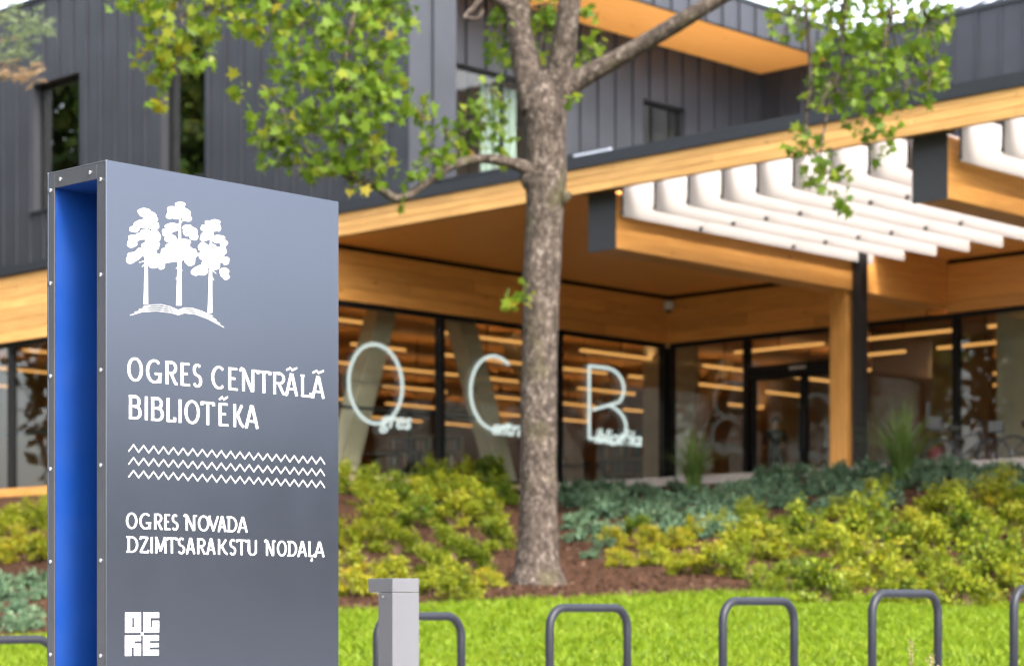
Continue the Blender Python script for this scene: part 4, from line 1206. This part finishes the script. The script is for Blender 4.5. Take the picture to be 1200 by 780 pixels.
# the crown above the picture
n_=5200
q=RNG.normal(size=(n_,3)); q/=np.linalg.norm(q,axis=1)[:,None]; q*=(RNG.uniform(0,1,n_)**.4)[:,None]
cc=q*np.array([6.0,5.0,3.2])+np.array([0,0,13.2]); keep_=cc[:,2]+org.z>9.9
k_=RNG.normal(size=(len(cc),3))*.0
PP.append(cc[keep_]); TT_.append(RNG.beta(2,2.2,keep_.sum())*.6)
PP=np.concatenate(PP); TT_=np.concatenate(TT_)
V,F=leaves(PP, RNG.uniform(.085,.19,len(PP)), MAPLE, up_bias=.35, cup=.35)
o=obj('crown', faces_mesh('crown',V,F,TT_,[M['maple_leaf']]), maple)
# fine twigs through the clusters
tw=MB()
for (cx,cy,rx,ry,dy,den,yel) in CL:
    if rx<20: continue
    for k in range(5):
        a0=RNG.uniform(0,6.28); p0=tp(cx,cy-ry*.6,dy); p1=tp(cx+math.cos(a0)*rx*.5,cy+math.sin(a0)*ry*.5,dy+RNG.normal(0,.2)); p2=tp(cx+math.cos(a0)*rx*.95,cy+math.sin(a0)*ry*.95+4,dy+RNG.normal(0,.3))
        tw.tube([p0,p1,p2],[.012,.008,.004],5)
tag(tw.build('twigs',M['bark'],maple),kind='stuff')

# ------------------------------------------------------------------ pine at the left edge
pine=empty('pine_tree',tuple(Vector((-9.6,28.5,float(ground(-9.6,28.5))-.05))))
tag(pine,'pine whose pale green needled bough reaches in at the top left corner','tree')
po=Vector(pine.location)
def pp(px,py,Y): return at(px,py,Y)-po
limb('trunk',[Vector((0,0,0)),Vector((.05,0,4)),Vector((0,.1,9)),Vector((.1,0,15))],[.24,.2,.15,.06],seg=16,rough=.12,parent=pine,mat='pine_bark')
tips=[];
boughs=[[(-282,90),(-150,70),(-60,60),(0,48),(40,40)],[(-282,100),(-120,110),(-30,95),(30,88)],[(-282,20),(-100,0),(0,-15),(50,-10)],[(-100,90),(-60,80),(-10,75),(25,70)]]
for b_ in boughs:
    pts=[pp(x,y,28.5+.25*i) for i,(x,y) in enumerate(b_)]
    limb('bough',pts,[.05,.035,.025,.015,.008][:len(pts)],seg=6,n=4,parent=pine,mat='pine_bark')
nd=[];ndt=[]
for (cx,cy,rx,ry,nn,br) in ((20,40,30,22,34,.35),(45,32,16,12,14,.35),(8,62,22,16,20,.35),(15,88,20,12,20,.95),(36,82,10,9,8,.95),(5,20,25,12,14,.4),(-60,70,50,30,40,.4),(-50,10,60,25,40,.35),(20,-20,50,18,30,.35)):
    for k in range(nn):
        c_=pp(cx+RNG.normal(0,.55)*rx,cy+RNG.normal(0,.55)*ry,29.3+RNG.normal(0,.25)); ax=Vector((RNG.uniform(.2,1),RNG.normal(0,.4),RNG.uniform(-.2,.5))).normalized()
        for j in range(46):
            d=(ax+Vector(RNG.normal(0,.5,3))).normalized(); s_=d.cross(Vector(RNG.normal(0,1,3))).normalized()*.0035; L_=RNG.uniform(.06,.11); b_=c_+ax*RNG.uniform(-.06,.08)
            nd.append([b_-s_,b_+s_,b_+d*L_]); ndt.append(br+RNG.normal(0,.15))
nd=np.array(nd).reshape(-1,3)
obj('needles',faces_mesh('needles',nd,np.arange(len(nd)).reshape(-1,3),np.array(ndt),[M['needle']]),pine)

# ------------------------------------------------------------------ shrubs on the bank
def shrub_mesh(seed,n,ht,wd,leaf,mat,yel,shape=OVAL,stems=14,flat=1):
    rng=np.random.default_rng(seed)
    P_=[];T_=[];SV=[];SF=[]
    nb=26
    for b in range(nb):
        a=rng.uniform(0,6.28); e=np.arccos(rng.uniform(.05,1)); r=rng.uniform(.55,1.0)
        tip=np.array([math.cos(a)*math.sin(e)*wd/2*r, math.sin(a)*math.sin(e)*wd/2*r, max(.12,math.cos(e))*ht*r])
        base=np.array([rng.normal(0,.04),rng.normal(0,.04),0])
        k=n//nb; t=rng.uniform(.35,1,k)**.6
        mid=base*.4+tip*.6+np.array([0,0,ht*.12])
        pts=((1-t)**2)[:,None]*base+(2*t*(1-t))[:,None]*mid+(t**2)[:,None]*tip+rng.normal(0,.055,(k,3))*np.array([wd,wd,ht*.9])
        pts[:,2]=np.abs(pts[:,2])
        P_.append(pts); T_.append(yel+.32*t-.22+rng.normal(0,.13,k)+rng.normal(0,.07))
        nn=len(SV)
        for q,rr in ((base,.008),(mid,.005),(tip,.002)):
            for c in range(3): SV.append(q+rr*np.array([math.cos(c*2.1),math.sin(c*2.1),0]))
        for s in range(2):
            for c in range(3): SF.append((nn+s*3+c,nn+s*3+(c+1)%3,nn+(s+1)*3+(c+1)%3,nn+(s+1)*3+c))
    P_=np.concatenate(P_);T_=np.concatenate(T_)
    V_,F_=leaves(P_,rng.uniform(leaf*.7,leaf*1.3,len(P_)),shape*np.array([1.25,1]),up_bias=.7,cup=.2,rng=rng)
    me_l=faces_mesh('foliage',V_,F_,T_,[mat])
    me_s=bpy.data.meshes.new('stems'); me_s.from_pydata([tuple(v) for v in SV],[],SF); me_s.materials.append(M['stem']); me_s.update()
    return me_l,me_s
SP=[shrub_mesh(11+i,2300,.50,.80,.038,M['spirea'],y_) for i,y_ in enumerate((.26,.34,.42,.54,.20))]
GC=[shrub_mesh(31+i,420,.22,.66,.060,M['teal'],.40) for i in range(3)]
def plant(name,meshes,px,py,wpx,ref_w,lab,cat,grp,hmul=1):
    X,Y,Z=drop(px,py)
    s=(1.14 if name=='spirea_shrub' else 1.15)*wpx*Y/FPX/ref_w; hmul*=(1.2 if name=='spirea_shrub' else 1.5)
    e=empty(name,(X,Y,Z-.02),random.uniform(0,6.28)); e.scale=(s,s,s*hmul)
    obj('foliage',meshes[0],e); obj('stems',meshes[1],e)
    tag(e,lab,cat,grp)
    return e
right=[(720,641,46,3),(726,664,44,3),(764,642,50,3),(768,662,50,3),(797,642,46,3),(833,672,62,1),(872,645,66,1),(842,622,40,2),(911,655,66,2),(896,692,48,0),
 (1028,590,50,2),(1015,632,84,0),(1108,606,70,1),(1169,597,78,2),(1070,625,52,1),(1137,640,88,0),(1184,626,62,1),(948,642,80,0),(980,662,80,1),(1025,683,96,2),(1089,655,78,1),(1086,680,62,0),(1160,678,90,0),(1184,700,66,1),(964,712,92,4),(938,690,60,4),(1057,712,78,0),(1131,714,86,4),(910,690,50,4),(1198,655,60,0),(800,672,46,1),(858,676,52,4),(745,628,40,4),(992,700,56,1),(1100,700,60,0),(880,612,44,0),(905,632,46,4),(985,606,42,2),(1048,650,60,4),(1150,625,50,1),(1190,600,50,4),(860,660,50,0),(815,630,42,2)]
left=[(413,578,56,0),(443,582,56,0),(462,594,58,0),(432,594,50,1),(508,577,58,0),(538,578,56,0),(577,574,62,4),(491,594,58,1),(519,592,56,0),(551,592,56,1),(586,590,50,0),(448,614,64,1),(489,618,64,0),(533,617,66,1),(566,614,60,0),(583,645,62,4),(404,642,58,2),(429,642,54,1),(464,648,66,4),(528,655,66,4),(549,668,64,4),(406,672,58,2),(413,697,60,3),(459,684,62,3),(510,672,58,4),(516,690,56,0),(536,703,64,0),(500,696,48,1),(572,688,44,3)]
far_left=[(8,625,56,1),(38,620,52,0),(22,648,56,2),(46,655,50,1),(2,660,44,3)]
behind=[(70+i*36+(j%2)*16,606+j*24+((i*7)%5),58,(i*3+j)%5) for j in range(3) for i in range(9)]
beyond=[(1228+i*46+(j%2)*20,612+j*26+((i*5)%7),72,(i*2+j)%5) for j in range(4) for i in range(3)]
ORD=['first','second','third','fourth','fifth','sixth','seventh','eighth','ninth','tenth','eleventh','twelfth']
def rows(spots,bands,where,grp):
    """label each shrub by its row on the bank and its order from the left in that row"""
    lo=-1
    for hi,nm in bands:
        r_=sorted(q for q in spots if lo<q[1]<=hi); lo=hi
        for i,(x,y,wd,k) in enumerate(r_):
            tone=('green','lime green','yellow green','golden','dull green')[k]
            plant('spirea_shrub',SP[{'0':0}.get(str(k),k)],x,y,wd,.86,'%s spirea shrub, %s from left, %s row %s'%(tone,ORD[i],nm,where),'shrub',grp)
rows(right,((628,'top'),(648,'second'),(668,'third'),(690,'fourth'),(730,'lowest')),'right of the maple','spirea shrubs on the bank right of the maple')
rows(left,((583,'top'),(600,'second'),(630,'third'),(660,'fourth'),(730,'lowest')),'between sign and maple','spirea shrubs between sign and maple')
rows(behind,((620,'top'),(645,'middle'),(720,'lowest')),'behind the sign','spirea shrubs behind the sign')
rows(beyond,((628,'top'),(650,'second'),(680,'third'),(760,'lowest')),'past the last rack','spirea shrubs beyond the right edge')
rows(far_left,((640,'upper'),(700,'lower')),'left of the sign','spirea shrubs left of the sign')
rg=random.Random(5)
def gc_row(x0,x1,y0,y1,n,row,zone,grp,w0=38,w1=62):
    for i in range(n):
        x=x0+(x1-x0)*(i+rg.uniform(.1,.9))/n; y=rg.uniform(y0,y1)
        plant('ground_rose',rg.choice(GC),x,y,rg.uniform(w0,w1),.82,'blue green ground plant, %s from left, %s row %s'%(ORD[i],row,zone),'ground plant',grp)
gt='blue green ground plants before the terrace'
for (y0,y1,n,r_) in ((577,586,11,'top'),(590,600,11,'second'),(604,614,11,'third'),(618,632,10,'fourth')): gc_row(662,885,y0,y1,n,r_,'between maple trunk and door',gt)
for (y0,y1,n,r_) in ((560,566,8,'top'),(572,580,9,'second'),(585,602,8,'third')): gc_row(885,1050,y0,y1,n,r_,'before the timber pillar',gt)
for (y0,y1,n,r_) in ((554,560,8,'top'),(566,580,8,'second')): gc_row(1050,1205,y0,y1,n,r_,'before the bicycles',gt)
gc_row(664,712,634,655,3,'lowest','beside the maple foot',gt,30,40)
for (y0,y1,n,r_) in ((680,690,3,'top'),(698,708,3,'second'),(716,726,3,'third'),(734,744,3,'lowest')): gc_row(-6,54,y0,y1,n,r_,'left of the sign','blue green ground plants left of the sign',36,52)

# ornamental grasses
def tuft(px,py,hpx,n,seed,lab,spread=.45):
    rng=np.random.default_rng(seed); X,Y,Z=drop(px,py); H_=hpx*Y/FPX
    Vv=[];Ff=[];Tt=[]
    for i in range(n):
        a=rng.uniform(0,6.28); L_=H_*rng.uniform(.65,1.1); out=spread*H_*rng.uniform(.1,1); w_=rng.uniform(.014,.026); d=np.array([math.cos(a),math.sin(a),0]); s=np.array([-d[1],d[0],0])*w_
        b=np.array([rng.normal(0,.05),rng.normal(0,.05),0]); ns=6; k=len(Vv)
        for j in range(ns+1):
            t=j/ns; c=b+d*out*t**2.2+np.array([0,0,L_*(t-.28*(t**3)*(out/(spread*H_))*1.6)]); ww=s*(1-t*.85)
            Vv+= [c-ww,c+ww]
        for j in range(ns): Ff.append((k+2*j,k+2*j+1,k+2*j+3,k+2*j+2)); Tt.append(.3+.35*j/ns+rng.normal(0,.1))
    e=empty('ornamental_grass',(X,Y,Z-.02))
    obj('blades',faces_mesh('blades',np.array(Vv),np.array(Ff),np.array(Tt),[M['ograss']]),e)
    tag(e,lab,'ornamental grass')
tuft(813,582,84,170,3,'tall ornamental grass tuft before the dark glass left of the entrance',.85)
tuft(1058,572,112,210,4,'tallest ornamental grass tuft right of the timber pillar',.9)

# dry flower stalks before the fourth rack
X,Y=at(1068,760,11.5).x,11.5
e=empty('dry_flower_stalk',(X,Y,float(ground(X,Y))))
Vv=[];Ff=[];Tt=[]
for (dx,top) in ((0,748),(.10,765)):
    zt=at(0,top,Y).z-e.location.z
    MB().tube([(dx*.8,0,0),(dx,0,zt)],[.005,.003],5).build('stem',M['stem'],e)
    n_=90
    P_=np.stack([dx+RNG.normal(0,.010,n_),RNG.normal(0,.010,n_),zt-.01-RNG.uniform(0,1,n_)*.22],-1)
    v_,f_=leaves(P_,RNG.uniform(.008,.018,n_),KITE,up_bias=.2)
    obj('seed_head',faces_mesh('seed_head',v_,f_,RNG.uniform(.2,.9,n_),[M['stalk']]),e)
tag(e,'pair of dry brown flower stalks in front of the fourth rack','plant')

# ------------------------------------------------------------------ tree belts beside the site (seen in the glass)
def belt(name,cx,cy,ln,ang,lab,hmin=7,hmax=13):
    rng=np.random.default_rng(int(abs(cx)*10)); Ps=[];Tn=[]; tr=MB()
    k=int(ln/3)
    for i in range(k):
        d=(i+.5)/k*ln-ln/2+rng.normal(0,1); x=cx+d*math.cos(ang)+rng.normal(0,2); y=cy+d*math.sin(ang)+rng.normal(0,2); h=rng.uniform(hmin,hmax)
        tr.tube([(x,y,-.3),(x,y,h*.8)],[.25,.08],8)
        m_=4200; q=rng.normal(size=(m_,3)); q/=np.linalg.norm(q,axis=1)[:,None]; q*=(rng.uniform(0,1,m_)**.4)[:,None]
        Ps.append(q*np.array([3.2,3.2,h*.42])+np.array([x,y,h*.58])); Tn.append(rng.beta(2,2,m_))
    Ps=np.concatenate(Ps); Tn=np.concatenate(Tn)
    v_,f_=leaves(Ps,rng.uniform(.4,.75,len(Ps)),KITE*1.2,up_bias=.4,rng=rng)
    o=obj(name,faces_mesh(name,v_,f_,Tn,[M['belt']])); tag(o,lab,'trees',kind='stuff')
    t_=tr.build('trunks',M['pine_bark'],o); t_['kind']='stuff'
belt('tree_belt',62,8,110,R(90),'belt of green trees to the right of the site, mirrored in the glass',6,9)
belt('tree_belt',-48,30,110,R(90),'belt of green trees to the left of the site, mirrored in the glass',23,30)
